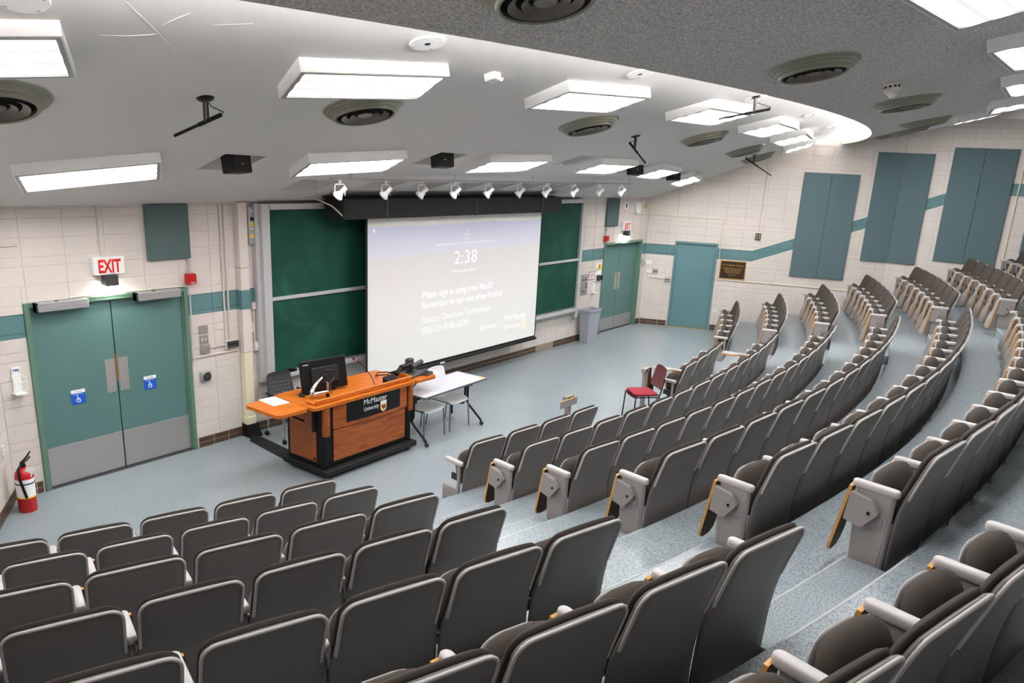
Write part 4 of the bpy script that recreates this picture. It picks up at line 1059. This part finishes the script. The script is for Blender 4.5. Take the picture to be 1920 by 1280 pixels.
for k, (ua, z0) in enumerate(((.98, 2.19), (2.62, 2.5))):
    e = empty('acoustic_panel', 'teal fabric acoustic panel pair on the right wall, %s' % ('behind the fifth row of seats' if k == 0 else 'at the far right edge'), 'acoustic panel', group='tall acoustic panels')
    MB().box(ua, ua + .612, -.05, -.004, z0, z0 + 2.49, b=.006, T=TR2).build('panel_half', m_acoust, e); MB().box(ua + .62, ua + 1.235, -.05, -.004, z0, z0 + 2.49, b=.006, T=TR2).build('panel_half', m_acoust, e)
e = empty('bronze_plaque', 'bronze plaque with gold lettering beside the side door', 'plaque'); ua, ub = u_of(-1.745), u_of(-2.33)
MB().box(ua, ub, -.02, -.004, 1.335, 1.795, b=.004, T=TR).build('gold_border', m_brass, e); MB().box(ua + .022, ub - .022, -.0235, -.02, 1.357, 1.773, T=TR).build('field', m_bronze, e)
TT = TR @ Matrix.Translation(((ua + ub) / 2, -.0245, 0))
for s, z, wd, sz in (('H. D. Barber Theatre', 1.665, .50, .06), ('In recognition of his many years of support', 1.600, .50, .03), ('to McMaster University and to the', 1.562, .40, .03), ('engineering profession this theatre is', 1.524, .40, .03), ('dedicated to the H. D. Barber', 1.486, .34, .03), ('October 1976', 1.43, .17, .03)):
    text('lettering', s, TT @ Matrix.Translation((0, 0, z)) @ FACE_IN, wd, e, m_brass, sz, align='CENTER', bold=.0008)
def rpu(u, z, d=.014): return tuple(TR @ Vector((u, -d, z)))
conduit('surface_raceway', [(14.05, -.012, 2.80), (14.72, -.012, 2.79), rpu(.06, 2.79), rpu(u_of(-1.70), 2.79), rpu(u_of(-1.70), 1.30), rpu(u_of(-3.2), 1.30), rpu(u_of(-5.2), 1.28)], .011, m_cream, 'cream surface raceway running over and down beside the side door')
conduit('conduit', [rpu(u_of(-.655), 2.80), rpu(u_of(-.655), 3.55)], .010, m_beige, 'vertical conduit above the side door up to the ceiling')
conduit('conduit', [rpu(u_of(-2.50), 2.5), rpu(u_of(-2.50), 4.36)], .008, m_beige, 'thin vertical conduit above the black wall socket')
conduit('conduit', [(RX1 - .014, -7.62, 2.2), (RX1 - .014, -7.62, 5.4)], .014, m_cream, 'cream vertical conduit right of the third tall panel')
def rplate(u, z, wd, hh, m, d, lab, cat, extra=()):
    e = empty('wall_socket', lab, cat); MB().box(u - wd / 2, u + wd / 2, -.004 - d, -.004, z - hh / 2, z + hh / 2, b=.004, T=TR).build('plate', m, e)
    for du, dz, mm in extra: MB().box(u + du - .012, u + du + .012, -.004 - d - .004, -.004 - d, z + dz - .015, z + dz + .015, T=TR).build('insert', mm, e)
rplate(u_of(-2.50), 2.425, .13, .155, m_darkgrey, .04, 'small dark socket box high on the right wall', 'socket', ((-.03, .03, m_yellow), (.03, -.03, m_yellow), (-.03, -.03, m_beige), (.03, .03, m_beige)))
rplate(.14, 1.385, .14, .12, m_offw, .03, 'white box plate near the right corner', 'wall box')
rplate(.30, 1.385, .13, .12, m_steel, .015, 'steel double switch plate near the right corner', 'switch plate', ((-.02, 0, m_black), (.03, 0, m_black)))
rplate(.12, 1.60, .16, .12, m_offw, .006, 'blank white plate near the right corner above the switch', 'wall plate')
rplate(.63, 1.20, .16, .11, m_alu, .03, 'grey triple socket beside the side door frame', 'socket', ((-.04, 0, m_black), (.0, 0, m_black), (.04, 0, m_black)))
conduit('surface_raceway', [rpu(.13, 1.24), rpu(.56, 1.22)], .014, m_offw, 'short white raceway leading to the grey triple socket')
rplate(u_of(-1.75), .52, .08, .12, m_offw, .008, 'white socket low on the right wall behind the front row', 'socket', ((0, .025, m_beige), (0, -.025, m_beige)))
# left wall plates
for du, z, m, lab in ((.52, .60, m_alu, 'grey wall plate on the left wall by the extinguisher'), (.26, .68, m_offw, 'white light switch on the left wall above the extinguisher')):
    e = empty('wall_switch', lab, 'switch'); u = LL - du; MB().box(u - .04, u + .04, -.016, -.004, z - .06, z + .06, b=.003, T=TL).build('plate', m, e); MB().box(u - .008, u + .008, -.03, -.016, z - .012, z + .012, b=.003, T=TL).build('toggle', m_white, e)

# ------------------------------------------------------------------ fire extinguisher
e = empty('fire_extinguisher', 'red fire extinguisher standing on the floor in the left corner', 'fire extinguisher', (-.345, -.36, 0))
MB().lathe([(0, 0), (.085, 0), (.09, .012), (.09, .40), (.08, .45), (.045, .485), (.03, .495), (.03, .51), (0, .51)], 28).build('tank', m_red, e, smooth=45)
MB().lathe([(.0915, .18), (.0915, .38)], 28).build('paper_label', m_paper, e, smooth=45); MB().ring([(.0925, .165), (.0925, .18), (.0915, .18), (.0915, .165)], 28).build('yellow_band', m_yellow, e)
MB().ring([(.095, .325), (.095, .337), (.0915, .337), (.0915, .325)], 28).build('strap', m_black, e)
MB().lathe([(.028, .50), (.032, .52), (.02, .56), (0, .56)], 14).build('valve', m_black, e, smooth=40)
MB().tube([(-.02, .0, .55), (.04, .02, .58), (.11, .05, .64)], [.012, .012, .008], 8).tube([(-.02, .0, .545), (.05, .02, .555), (.10, .045, .585)], .008, 8).build('handle', m_black, e, smooth=50)
MB().tube([(-.02, -.01, .53), (-.07, -.05, .50), (-.075, -.075, .40), (-.05, -.088, .26), (-.035, -.092, .18)], .014, 8).build('hose', m_black, e, smooth=60)
tg = MB().box(-.04, .04, -.002, .002, -.17, 0, T=Matrix.Translation((.04, -.085, .50)) @ Matrix.Rotation(.5, 4, 'Y') @ Matrix.Rotation(-.5, 4, 'Z') @ Matrix.Rotation(.25, 4, 'X')).build('inspection_tag', m_paper, e)
MB().box(-.025, .025, -.0035, -.002, -.115, -.055, T=Matrix.Translation((.04, -.085, .50)) @ Matrix.Rotation(.5, 4, 'Y') @ Matrix.Rotation(-.5, 4, 'Z') @ Matrix.Rotation(.25, 4, 'X')).build('tag_print', m_red, tg)

# ------------------------------------------------------------------ lectern
pd = empty('lectern', 'cherry wood teaching lectern on a black wheeled plinth with a McMaster University sign', 'lectern', (0, 0, 0))
X0, X1, Y0, Y1, ZT = 2.34, 3.97, -2.11, -1.27, .97
MB().box(X0, X1, Y0, Y1, .05, .12, b=.008).build('plinth', m_blackm, pd)
for x in (X0 + .1, X1 - .1):
    for y in (Y0 + .08, Y1 - .08): MB().lathe([(0, -.015), (.03, -.015), (.03, .015), (0, .015)], 14, T=Matrix.Translation((x, y, .03)) @ Matrix.Rotation(pi / 2, 4, 'X')).build('caster', m_black, pd)
bx0, bx1, by0, by1 = X0 + .06, X1 - .055, Y0 + .10, Y1 - .04
MB().box(bx0, bx1, by0, by1, .12, .93, b=.004).build('carcass', m_black, pd)
MB().box(bx0 + .14, bx1 - .10, by0 - .012, by0, .19, .60, b=.003).build('lower_front_panel', WOODD, pd)
def bow(xa, xb, off, d, n=12):
    xm_, hw_ = (bx0 + bx1 + .08) / 2, (bx1 - bx0 - .2) / 2
    f = lambda x: by0 - .006 - off - .045 * (1 - ((x - xm_) / hw_) ** 2)
    xs_ = [xa + (xb - xa) * k / n for k in range(n + 1)]
    return [(x, f(x)) for x in xs_] + [(x, f(x) + d) for x in xs_[::-1]]
MB().prism(bow(bx0 + .14, bx1 - .06, 0, .05), .615, .93, 'xy').build('upper_front_panel', WOODD, pd, smooth=30)
sg = MB().prism(bow(bx0 + .34, bx1 - .22, .005, .006), .665, .928, 'xy').build('name_panel', m_black, pd, smooth=30)
PY = by0 - .0585
MB().box(bx0 - .012, bx0, by0 + .14, by1 - .06, .18, .93, b=.003).build('side_panel', WOODD, pd)
MB().box(bx1, bx1 + .012, by0 + .10, by1 - .06, .18, .93, b=.003).build('side_panel', WOODD, pd)
MB().tube([(bx0 + .02, by0 - .01, .56), (bx0 + .02, by0 - .01, .945)], .05, 14).build('corner_post', WOODD, pd, smooth=50)
MB().tube([(bx1 + .0, by0 - .01, .56), (bx1 + .0, by0 - .01, .945)], .04, 14).build('corner_post', WOODD, pd, smooth=50)
MB().tube([(bx0 + .02, by0 + .02, .12), (bx0 + .02, by0 + .02, .56)], .045, 14).tube([(bx1 - .02, by0 + .02, .12), (bx1 - .02, by0 + .02, .56)], .045, 14).build('black_post', m_black, pd, smooth=50)
MB().lathe([(0, 0), (.02, 0), (.02, .006), (0, .006)], 14, T=Matrix.Translation((bx0 - .012, by0 + .17, .22)) @ Matrix.Rotation(-pi / 2, 4, 'Y')).build('cable_grommet', m_black, pd)
MB().prism(rrect(X0 - .14, X1 + .01, Y0 + .04, Y1 - .02, .06), .93, .97, 'xy').build('worktop', WOOD, pd)
MB().prism(rrect(1.74, X0 - .145, -2.0, -1.35, .07), .925, .965, 'xy').build('left_wing', WOOD, pd)
MB().prism(rrect(X1 + .015, 4.42, -2.07, -1.62, .07), .925, .965, 'xy').build('right_wing', WOOD, pd)
MB().box(X0 - .06, X1 - .0, Y0 + .10, Y0 + .125, .968, 1.035, b=.010).build('lip', WOOD, pd); MB().box(X0 - .06, X0 - .035, Y0 + .12, Y0 + .30, .968, 1.0, b=.008).box(X1 - .025, X1 - .0, Y0 + .12, Y0 + .35, .968, 1.035, b=.008).build('lip', WOOD, pd)
MB().box(X0 - .05, X0 + .02, Y0 + .16, Y0 + .20, .62, .93, b=.004).build('wing_bracket', m_black, pd)
MB().tube([(1.95, -1.85, .925), (2.3, -1.75, .72)], .012).tube([(4.28, -1.9, .925), (X1 - .03, -1.95, .79)], .010).tube([(4.28, -1.8, .925), (X1 - .03, -1.85, .79)], .010).build('wing_strut', m_black, pd)
def ptext(s, x, z, wd, hh): text('lettering', s, Matrix.Translation((x, PY - .0015, z)) @ FACE_IN, wd, sg, m_white, .1, bold=.0, height=hh)
ptext('McMaster', 3.0, .838, .41, .072); ptext('University', 3.0, .752, .27, .075)
MB().prism(shield(3.355, .755, .11, .145), PY - 0.0030, PY - 0.0005).build('crest_edge', m_white, sg); MB().prism(shield(3.355, .75, .095, .12), PY - 0.0040, PY - 0.0030).build('crest_field', m_gold, sg)
MB().box(3.31, 3.40, PY - 0.0047, PY - 0.0039, .785, .808).build('crest_book', m_white, sg)
eg = MB(); ez = .742
eg.prism([(3.36 - .006, ez + .03), (3.36 + .006, ez + .03), (3.36 + .014, ez), (3.36, ez - .045), (3.36 - .014, ez)], PY - 0.0050, PY - 0.0040)
for s in (-1, 1):
    for k in range(3): eg.prism([(3.36 + s * .004, ez + .012 - k * .014), (3.36 + s * .036, ez + .03 - k * .013), (3.36 + s * .038, ez + .018 - k * .013), (3.36 + s * .004, ez + .002 - k * .014)], PY - 0.0050, PY - 0.0040)
eg.build('crest_eagle', m_maro, sg)

# things on the lectern
z = .966
e = empty('monitor', 'black computer monitor on a chrome arm on the lectern', 'monitor', (2.70, -1.75, .97))
TM = Matrix.Translation((.08, .17, .225)) @ Matrix.Rotation(rad(-8), 4, 'Z') @ Matrix.Rotation(rad(-10), 4, 'X')
MB().box(-.335, .335, -.02, .025, -.20, .20, b=.012, T=TM).build('panel_body', m_black, e); MB().box(-.20, .20, -.045, -.02, -.12, .10, b=.012, T=TM).build('rear_housing', m_blackm, e)
MB().box(-.32, .32, .0255, .027, -.185, .185, T=TM).build('display_glass', m_void, e); MB().box(-.30, -.22, -.0215, -.02, .14, .155, T=TM).build('badge', m_alu, e); MB().box(-.19, .15, -.047, -.044, .085, .095, T=TM).build('handle_ridge', m_darkgrey, e)
MB().tube([(-.06, -.06, .0), (-.06, -.06, .05)], .022, 12).build('clamp', m_black, e); MB().tube([(-.06, -.06, .05), (-.06, -.06, .20)], .016, 12).build('post', m_chrome, e, smooth=60)
MB().tube([(-.06, -.06, .07), (-.18, -.02, .06), (-.26, .0, .055)], [.024, .026, .03], 12).build('lower_arm', m_chrome, e, smooth=60)
MB().tube([(-.26, .0, .05), (-.255, .0, .09), (-.22, .02, .13), (-.12, .05, .19), (-.02, .09, .21)], [.03, .03, .026, .022, .02], 12).build('upper_arm', m_chrome, e, smooth=60)
MB().tube([(-.02, .09, .21), (.05, .13, .215)], .03, 12).build('tilt_head', m_black, e, smooth=60); MB().tube([(.05, .10, .30), (.16, .09, .28), (.17, .08, .18), (.06, .04, .12), (.05, -.02, .01)], .006, 6).build('cable', m_darkgrey, e)
e = tag(MB().box(-.22, .22, -.07, .07, 0, .022, b=.006, T=Matrix.Translation((2.72, -1.54, .971)) @ Matrix.Rotation(-.1, 4, 'Z')).build('keyboard', m_black, None), 'black keyboard lying under the monitor on the lectern', 'keyboard')
for r in range(4): MB().box(-.205, .205, -.055 + r * .03, -.031 + r * .03, .0215, .026, b=.002, T=Matrix.Translation((2.72, -1.54, .971)) @ Matrix.Rotation(-.1, 4, 'Z')).build('key_bank', m_darkgrey, e)
e = empty('computer_mouse', 'black mouse by the left end of the keyboard on the lectern', 'mouse', (2.42, -1.58, .97)); MB().lathe([(0, .036), (.018, .034), (.03, .022), (.034, 0)], 16, T=Matrix.Scale(1.6, 4, (0, 1, 0))).build('shell', m_black, e, smooth=60); MB().box(-.004, .004, .02, .04, .030, .036, b=.001).build('wheel', m_red, e)
e = empty('paper_sheet', 'white sheet of paper lying on the left wing of the lectern', 'paper', (2.07, -1.49, .9655), rad(-4)); MB().box(-.11, .11, -.165, .165, 0, .0015).build('sheet', m_paper, e); MB().box(-.115, .125, -.175, .168, -.0004, .0008).build('plastic_sleeve', m_tabtop, e)
e = empty('gooseneck_microphone', 'thin gooseneck microphone standing on the lectern', 'microphone', (3.37, -1.9, .97)); MB().lathe([(0, .015), (.02, .012), (.022, 0)], 14).build('base', m_black, e); MB().tube([(0, 0, .01), (-.02, .04, .12), (-.08, .10, .26), (-.17, .17, .36)], .005, 8).build('neck', m_black, e, smooth=60); MB().tube([(-.17, .17, .36), (-.21, .20, .39)], [.008, .012], 10).build('head', m_black, e); MB().tube([(-.172, .172, .362), (-.178, .177, .366)], .0125, 10).build('light_ring', mat('red_ring', (240, 40, 30), .4, emit=1.5), e)
e = empty('document_camera', 'black document camera with folded arm on the right end of the lectern', 'document camera', (4.16, -1.80, .966), rad(10)); e.scale = (1.2, 1.2, 1.2)
MB().box(-.16, .16, -.11, .11, 0, .03, b=.008).build('base_plate', m_darkgrey, e); MB().box(.0, .10, .02, .09, .03, .18, b=.012).build('column', m_darkgrey, e); MB().box(-.20, .05, -.02, .04, .10, .15, b=.012).build('arm', m_black, e); MB().tube([(-.02, -.02, .10), (.18, -.03, .13)], .028, 12).build('camera_head', m_darkgrey, e, smooth=50); MB().tube([(-.20, .01, .12), (-.30, .0, .07)], .026, 10).build('lamp_head', m_black, e, smooth=50)
e = empty('touch_panel', 'small black tilted touch panel on the lectern', 'touch panel', (3.68, -1.90, .968), rad(8)); MB().prism([(-.07, 0), (.07, 0), (.07, .09), (-.07, .02)], -.11, .11, 'yz', T=Matrix.Rotation(0, 4, 'Z')).build('wedge_body', m_black, e); MB().add([(-.1, -.066, .0235), (.1, -.066, .0235), (.1, .062, .0875), (-.1, .062, .0875)], [(0, 1, 2, 3)]).build('glass', m_void, e)
tag(MB().tube([(3.72, -1.55, .985), (3.66, -1.68, 1.03), (3.74, -1.76, 1.04), (3.86, -1.80, .99)], .008, 8).tube([(3.78, -1.5, .98), (3.70, -1.62, 1.05), (3.78, -1.70, 1.06), (3.92, -1.74, 1.0)], .007, 8).build('cable_bundle', m_black, None, smooth=60), 'tangle of black cables between touch panel and document camera', 'cables')
e = empty('laptop_dock', 'flat black keyboard unit on the right wing of the lectern', 'keyboard', (4.33, -1.93, .966), rad(12)); MB().box(-.09, .09, -.07, .07, 0, .03, b=.006).build('body', m_darkgrey, e); MB().box(-.08, .08, -.06, .06, .03, .034).build('key_bank', m_black, e)
e = empty('paper_sheet', 'white sheet of paper beside the document camera on the right wing', 'paper', (4.32, -1.76, .9656), rad(20)); MB().box(-.07, .07, -.05, .05, 0, .0015).build('sheet', m_paper, e)
# cable ramp
e = empty('cable_ramp', 'black rubber cable ramp on the floor from the column to the lectern', 'cable ramp', (0, 0, 0))
Vr = [(2.57, -.26, 0), (2.81, -.03, 0), (2.66, -1.02, 0), (2.44, -1.12, 0)]
def rl(a, c, t): return tuple(a[k] + (c[k] - a[k]) * t for k in range(3))
A, B_, Cc, D_ = Vr[0], Vr[1], Vr[2], Vr[3]
Vt = [rl(A, B_, .2), rl(A, B_, .8), rl(D_, Cc, .8), rl(D_, Cc, .2)]
MB().add([(2.57, -.26, 0.001), (2.81, -.03, 0.001), (2.70, -1.26, 0.001), (2.44, -1.26, 0.001)] + [(v[0], v[1], .022) for v in [rl((2.57, -.26, 0), (2.81, -.03, 0), .22), rl((2.57, -.26, 0), (2.81, -.03, 0), .78), rl((2.44, -1.26, 0), (2.70, -1.26, 0), .78), rl((2.44, -1.26, 0), (2.70, -1.26, 0), .22)]], [[4, 5, 6, 7], [0, 1, 5, 4], [1, 2, 6, 5], [2, 3, 7, 6], [3, 0, 4, 7]]).build('ramp_body', m_blackm, e)
for k in range(6):
    p = rl((2.66, -.16, 0), (2.55, -1.2, 0), k / 5); MB().box(p[0] - .05, p[0] + .05, p[1] - .004, p[1] + .004, .022, .0245).build('tread_rib', m_black, e)

# ------------------------------------------------------------------ table and chairs at the front
tb = empty('folding_table', 'grey folding table on black wheeled legs beside the lectern', 'table', (4.73, -1.90, 0), rad(2))
MB().prism(rrect(-.72, .72, -.28, .28, .008, 2), .715, .74, 'xy').build('edge_band', m_tabedge, tb); MB().prism(rrect(-.712, .712, -.272, .272, .008, 2), .74, .742, 'xy').build('table_top', m_tabletop, tb)
MB().prism([(.712, -.272), (.712, -.13), (.64, -.19), (.60, -.272)], .7418, .7428, 'xy').build('worn_corner', mat('worn_wood', (226, 190, 130), .6), tb)
MB().tube([(-.62, .02, .62), (.62, .02, .62)], .02, 10).build('cross_bar', m_black, tb, smooth=60)
for s in (-1, 1):
    lg = MB(); x = s * .65; lg.tube([(x, .02, .715), (x, .02, .32), (x, -.02, .27), (x, -.24, .09), (x, -.26, .05)], .018, 10); lg.tube([(x - s * .05, .03, .70), (x - s * .05, .03, .36), (x - s * .05, .06, .30), (x - s * .05, .24, .27), (x - s * .05, .28, .22), (x - s * .05, .28, .08)], .018, 10)
    l = lg.build('leg', m_black, tb, smooth=60); MB().box(x - .05, x + .05, -.04, .09, .58, .70, b=.01).build('fold_bracket', m_black, l)
    for px, py in ((x, -.265), (x - s * .05, .285)): MB().lathe([(0, -.016), (.03, -.016), (.034, -.006), (.034, .006), (.03, .016), (0, .016)], 16, T=Matrix.Translation((px, py, .036)) @ Matrix.Rotation(pi / 2, 4, 'Y')).build('caster', m_offw if py > 0 else m_darkgrey, l)
def plain_chair(name, label, group, loc, rz, m_s, m_l, perf=False, cush=None, back_h=.80, backm=None, casters=False):
    e = empty(name, label, 'chair', loc, rz, group)
    seat = []; n = 8; V = []; F = []
    for i in range(n + 1):
        y = -.21 + .42 * i / n
        for k in range(n + 1):
            x = -.225 + .45 * k / n; f = 1 - .10 * (abs(x / .225) ** 4) * (1 if abs(y) > .15 else .4)
            zz = .445 + .02 * (x / .225) ** 2 - (.03 * max(0, (y - .12) / .09) ** 2) + .0
            V.append((x * f, y, zz))
    for i in range(n):
        for k in range(n): o = i * (n + 1) + k; F.append([o, o + 1, o + n + 2, o + n + 1])
    k0 = len(V); V += [(x, y, z_ - .014) for x, y, z_ in V]; F += [[k0 + q for q in f] for f in F]
    bd = list(range(n + 1)) + [i * (n + 1) + n for i in range(1, n + 1)] + [n * (n + 1) + k for k in range(n - 1, -1, -1)] + [i * (n + 1) for i in range(n - 1, 0, -1)]
    F += [[bd[i], bd[(i + 1) % len(bd)], k0 + bd[(i + 1) % len(bd)], k0 + bd[i]] for i in range(len(bd))]
    MB().add(V, F).build('seat', m_s, e, smooth=50)
    if cush: pad(lambda z_: 0, lambda z_: .205, -.19, .21, .035, .014, bf=.015, ns=7, nu=7, rtop=.05, rbot=.05).build('seat_cushion', cush, e, smooth=60, M=Matrix.Translation((0, 0, .452)) @ Matrix(((1, 0, 0, 0), (0, 0, 1, 0), (0, 1, 0, 0), (0, 0, 0, 1))))
    by = lambda z_: -.20 - (z_ - .5) * .22
    bk = pad(lambda z_: by(z_) - .02, lambda z_: .215 - .02 * max(0, (z_ - .6) / .2), .54, back_h, .014, .005, bb=.02, bf=-.02, ns=7, nu=9, rtop=.06, rbot=.04, crown=.012).build('backrest', backm or m_s, e, smooth=50)
    if perf:
        for r in range(4):
            for c_ in range(8):
                x = -.14 + c_ * .04; z_ = .60 + r * .05; MB().lathe([(0, .001), (.006, .001), (.006, -.03), (0, -.03)], 8, T=Matrix.Translation((x, by(z_) - .012, z_)) @ Matrix.Rotation(-pi / 2, 4, 'X')).build('perforation', m_alu, bk)
    for sx in (-1, 1):
        MB().tube([(sx * .21, .20, .43), (sx * .225, .22, .03 if casters else 0)], .011, 8).build('leg', m_l, e, smooth=60)
        MB().tube([(sx * .20, by(.70) - .025, .72), (sx * .205, -.22, .5), (sx * .21, -.20, .43), (sx * .225, -.26, .03 if casters else 0)], .011, 8).build('leg', m_l, e, smooth=60)
        MB().tube([(sx * .21, .20, .43), (sx * .21, -.20, .43)], .010, 8).build('side_rail', m_l, e)
        if casters:
            for y in (.22, -.26): MB().lathe([(0, -.02), (.03, -.02), (.034, 0), (.03, .02), (0, .02)], 16, T=Matrix.Translation((sx * .225, y, .035)) @ Matrix.Rotation(pi / 2, 4, 'Y')).build('caster', m_black, e)
    return e
plain_chair('stacking_chair', 'white plastic chair with chrome legs under the table, nearer the lectern', 'white chairs under the table', (4.44, -1.80, 0), pi, m_white, m_leg, back_h=.84)
plain_chair('stacking_chair', 'white plastic chair with chrome legs under the far end of the table', 'white chairs under the table', (5.03, -1.78, 0), pi, m_white, m_leg, back_h=.87)
gc = plain_chair('rolling_chair', 'black chair with perforated back and casters between lectern and wall', None, (3.07, -.52, 0), pi + rad(-8), m_darkgrey, m_chrome, perf=True, back_h=.90, casters=True)
for sx in (-1, 1): MB().tube([(sx * .24, -.2, .64), (sx * .26, .1, .65), (sx * .25, .18, .60), (sx * .22, .2, .44)], .014, 8).build('armrest', m_black, gc, smooth=60)
rc = plain_chair('stacking_chair', 'maroon cushioned chair in the gap of the front seat row', None, (7.44, -3.80, 0), rad(50), m_maroonp, m_black, cush=m_maroon, back_h=.90)
for k in range(4): MB().box(-.15, .15, -.262 - .011 * k, -.252 - .011 * k, .62 + k * .045, .632 + k * .045, b=.002).build('back_slot', m_black, rc)
# tablet stanchions in the front row gap
def stanch(x, y, rz, lab, open_):
    e = empty('tablet_stand', lab, 'tablet stand', (x, y, 0), rz, 'loose writing tablet stands')
    MB().box(-.045, .045, -.03, .03, 0, .66, b=.006).build('post', m_stand, e); MB().box(-.08, .08, -.06, .06, 0, .012, b=.003).build('foot_plate', m_stand, e)
    MB().box(-.10, .10, -.04, .04, .66, .73, b=.004).build('hinge_block', m_stand, e); MB().box(-.085, .0, -.043, .043, .672, .715).build('hinge_slot', m_black, e)
    if open_:
        T_ = Matrix.Translation((.10, -.02, .71)) @ Matrix.Rotation(rad(-12), 4, 'Z') @ Matrix.Scale(-1, 4, (0, 0, 1))
        t_ = MB().prism(pin, .008, .013, 'xz', 0, T_).prism(pin, -.011, -.006, 'xz', 1, T_).build('writing_tablet', [m_tabund, m_tabund], e); MB().prism(padl, -.0085, .0105, 'xz', 0, T_).build('wood_edge', m_tabwood, t_)
    else:
        t_ = MB().box(-.30, .12, -.075, -.062, .60, .70, b=.003).build('writing_tablet', m_stand, e); MB().box(-.30, .12, -.078, -.058, .70, .708).build('wood_edge', m_tabwood, t_)
stanch(7.93, -3.58, rad(10), 'grey post with folded brown writing tablet beside the maroon chair', True)
stanch(5.62, -3.52, rad(-2), 'grey post with folded writing tablet at the end of the four front seats', False)

# ------------------------------------------------------------------ bin
e = empty('waste_bin', 'tall grey plastic waste bin under the right end of the chalkboard', 'bin', (11.78, -.24, 0))
def bin_(w0, d0, w1, d1, z0, z1): return [(-w0, -d0, z0), (w0, -d0, z0), (w0, d0, z0), (-w0, d0, z0), (-w1, -d1, z1), (w1, -d1, z1), (w1, d1, z1), (-w1, d1, z1)]
q4 = [[0, 1, 5, 4], [1, 2, 6, 5], [2, 3, 7, 6], [3, 0, 4, 7]]
MB().add(bin_(.20, .10, .255, .135, .0, .74), q4 + [[0, 1, 2, 3]]).add(bin_(.19, .09, .245, .125, .02, .74), q4 + [[0, 1, 2, 3]]).build('body', m_bin, e)
V = bin_(.275, .15, .275, .15, .715, .76); MB().add(bin_(.27, .148, .278, .155, .71, .765), q4).add(bin_(.245, .125, .25, .13, .71, .765), q4).add([(-.278, -.155, .765), (.278, -.155, .765), (.278, .155, .765), (-.278, .155, .765), (-.25, -.13, .765), (.25, -.13, .765), (.25, .13, .765), (-.25, .13, .765)], q4).build('rim', m_bin, e)
MB().tube([(-.22, -.118, .50), (0, -.124, .55), (.235, -.128, .62)], .004, 6).build('moulded_line', m_bin, e)

# ------------------------------------------------------------------ fit lettering to its width
bpy.context.view_layer.update()
dg = bpy.context.evaluated_depsgraph_get()
for o, wd, hh in TEXTS:
    dx, dy = o.dimensions.x, o.dimensions.y
    body = o.data.body; me = bpy.data.meshes.new_from_object(o.evaluated_get(dg))
    kx = wd / dx if dx > 0 else 1; ky = (hh / dy) if hh and dy > 0 else 1.0
    q = link('lettering', me, o.parent, M=o.matrix_basis @ Matrix.Diagonal((kx, ky, 1, 1)))
    if ' ' in body: q['kind'] = 'stuff'
    bpy.data.objects.remove(o)
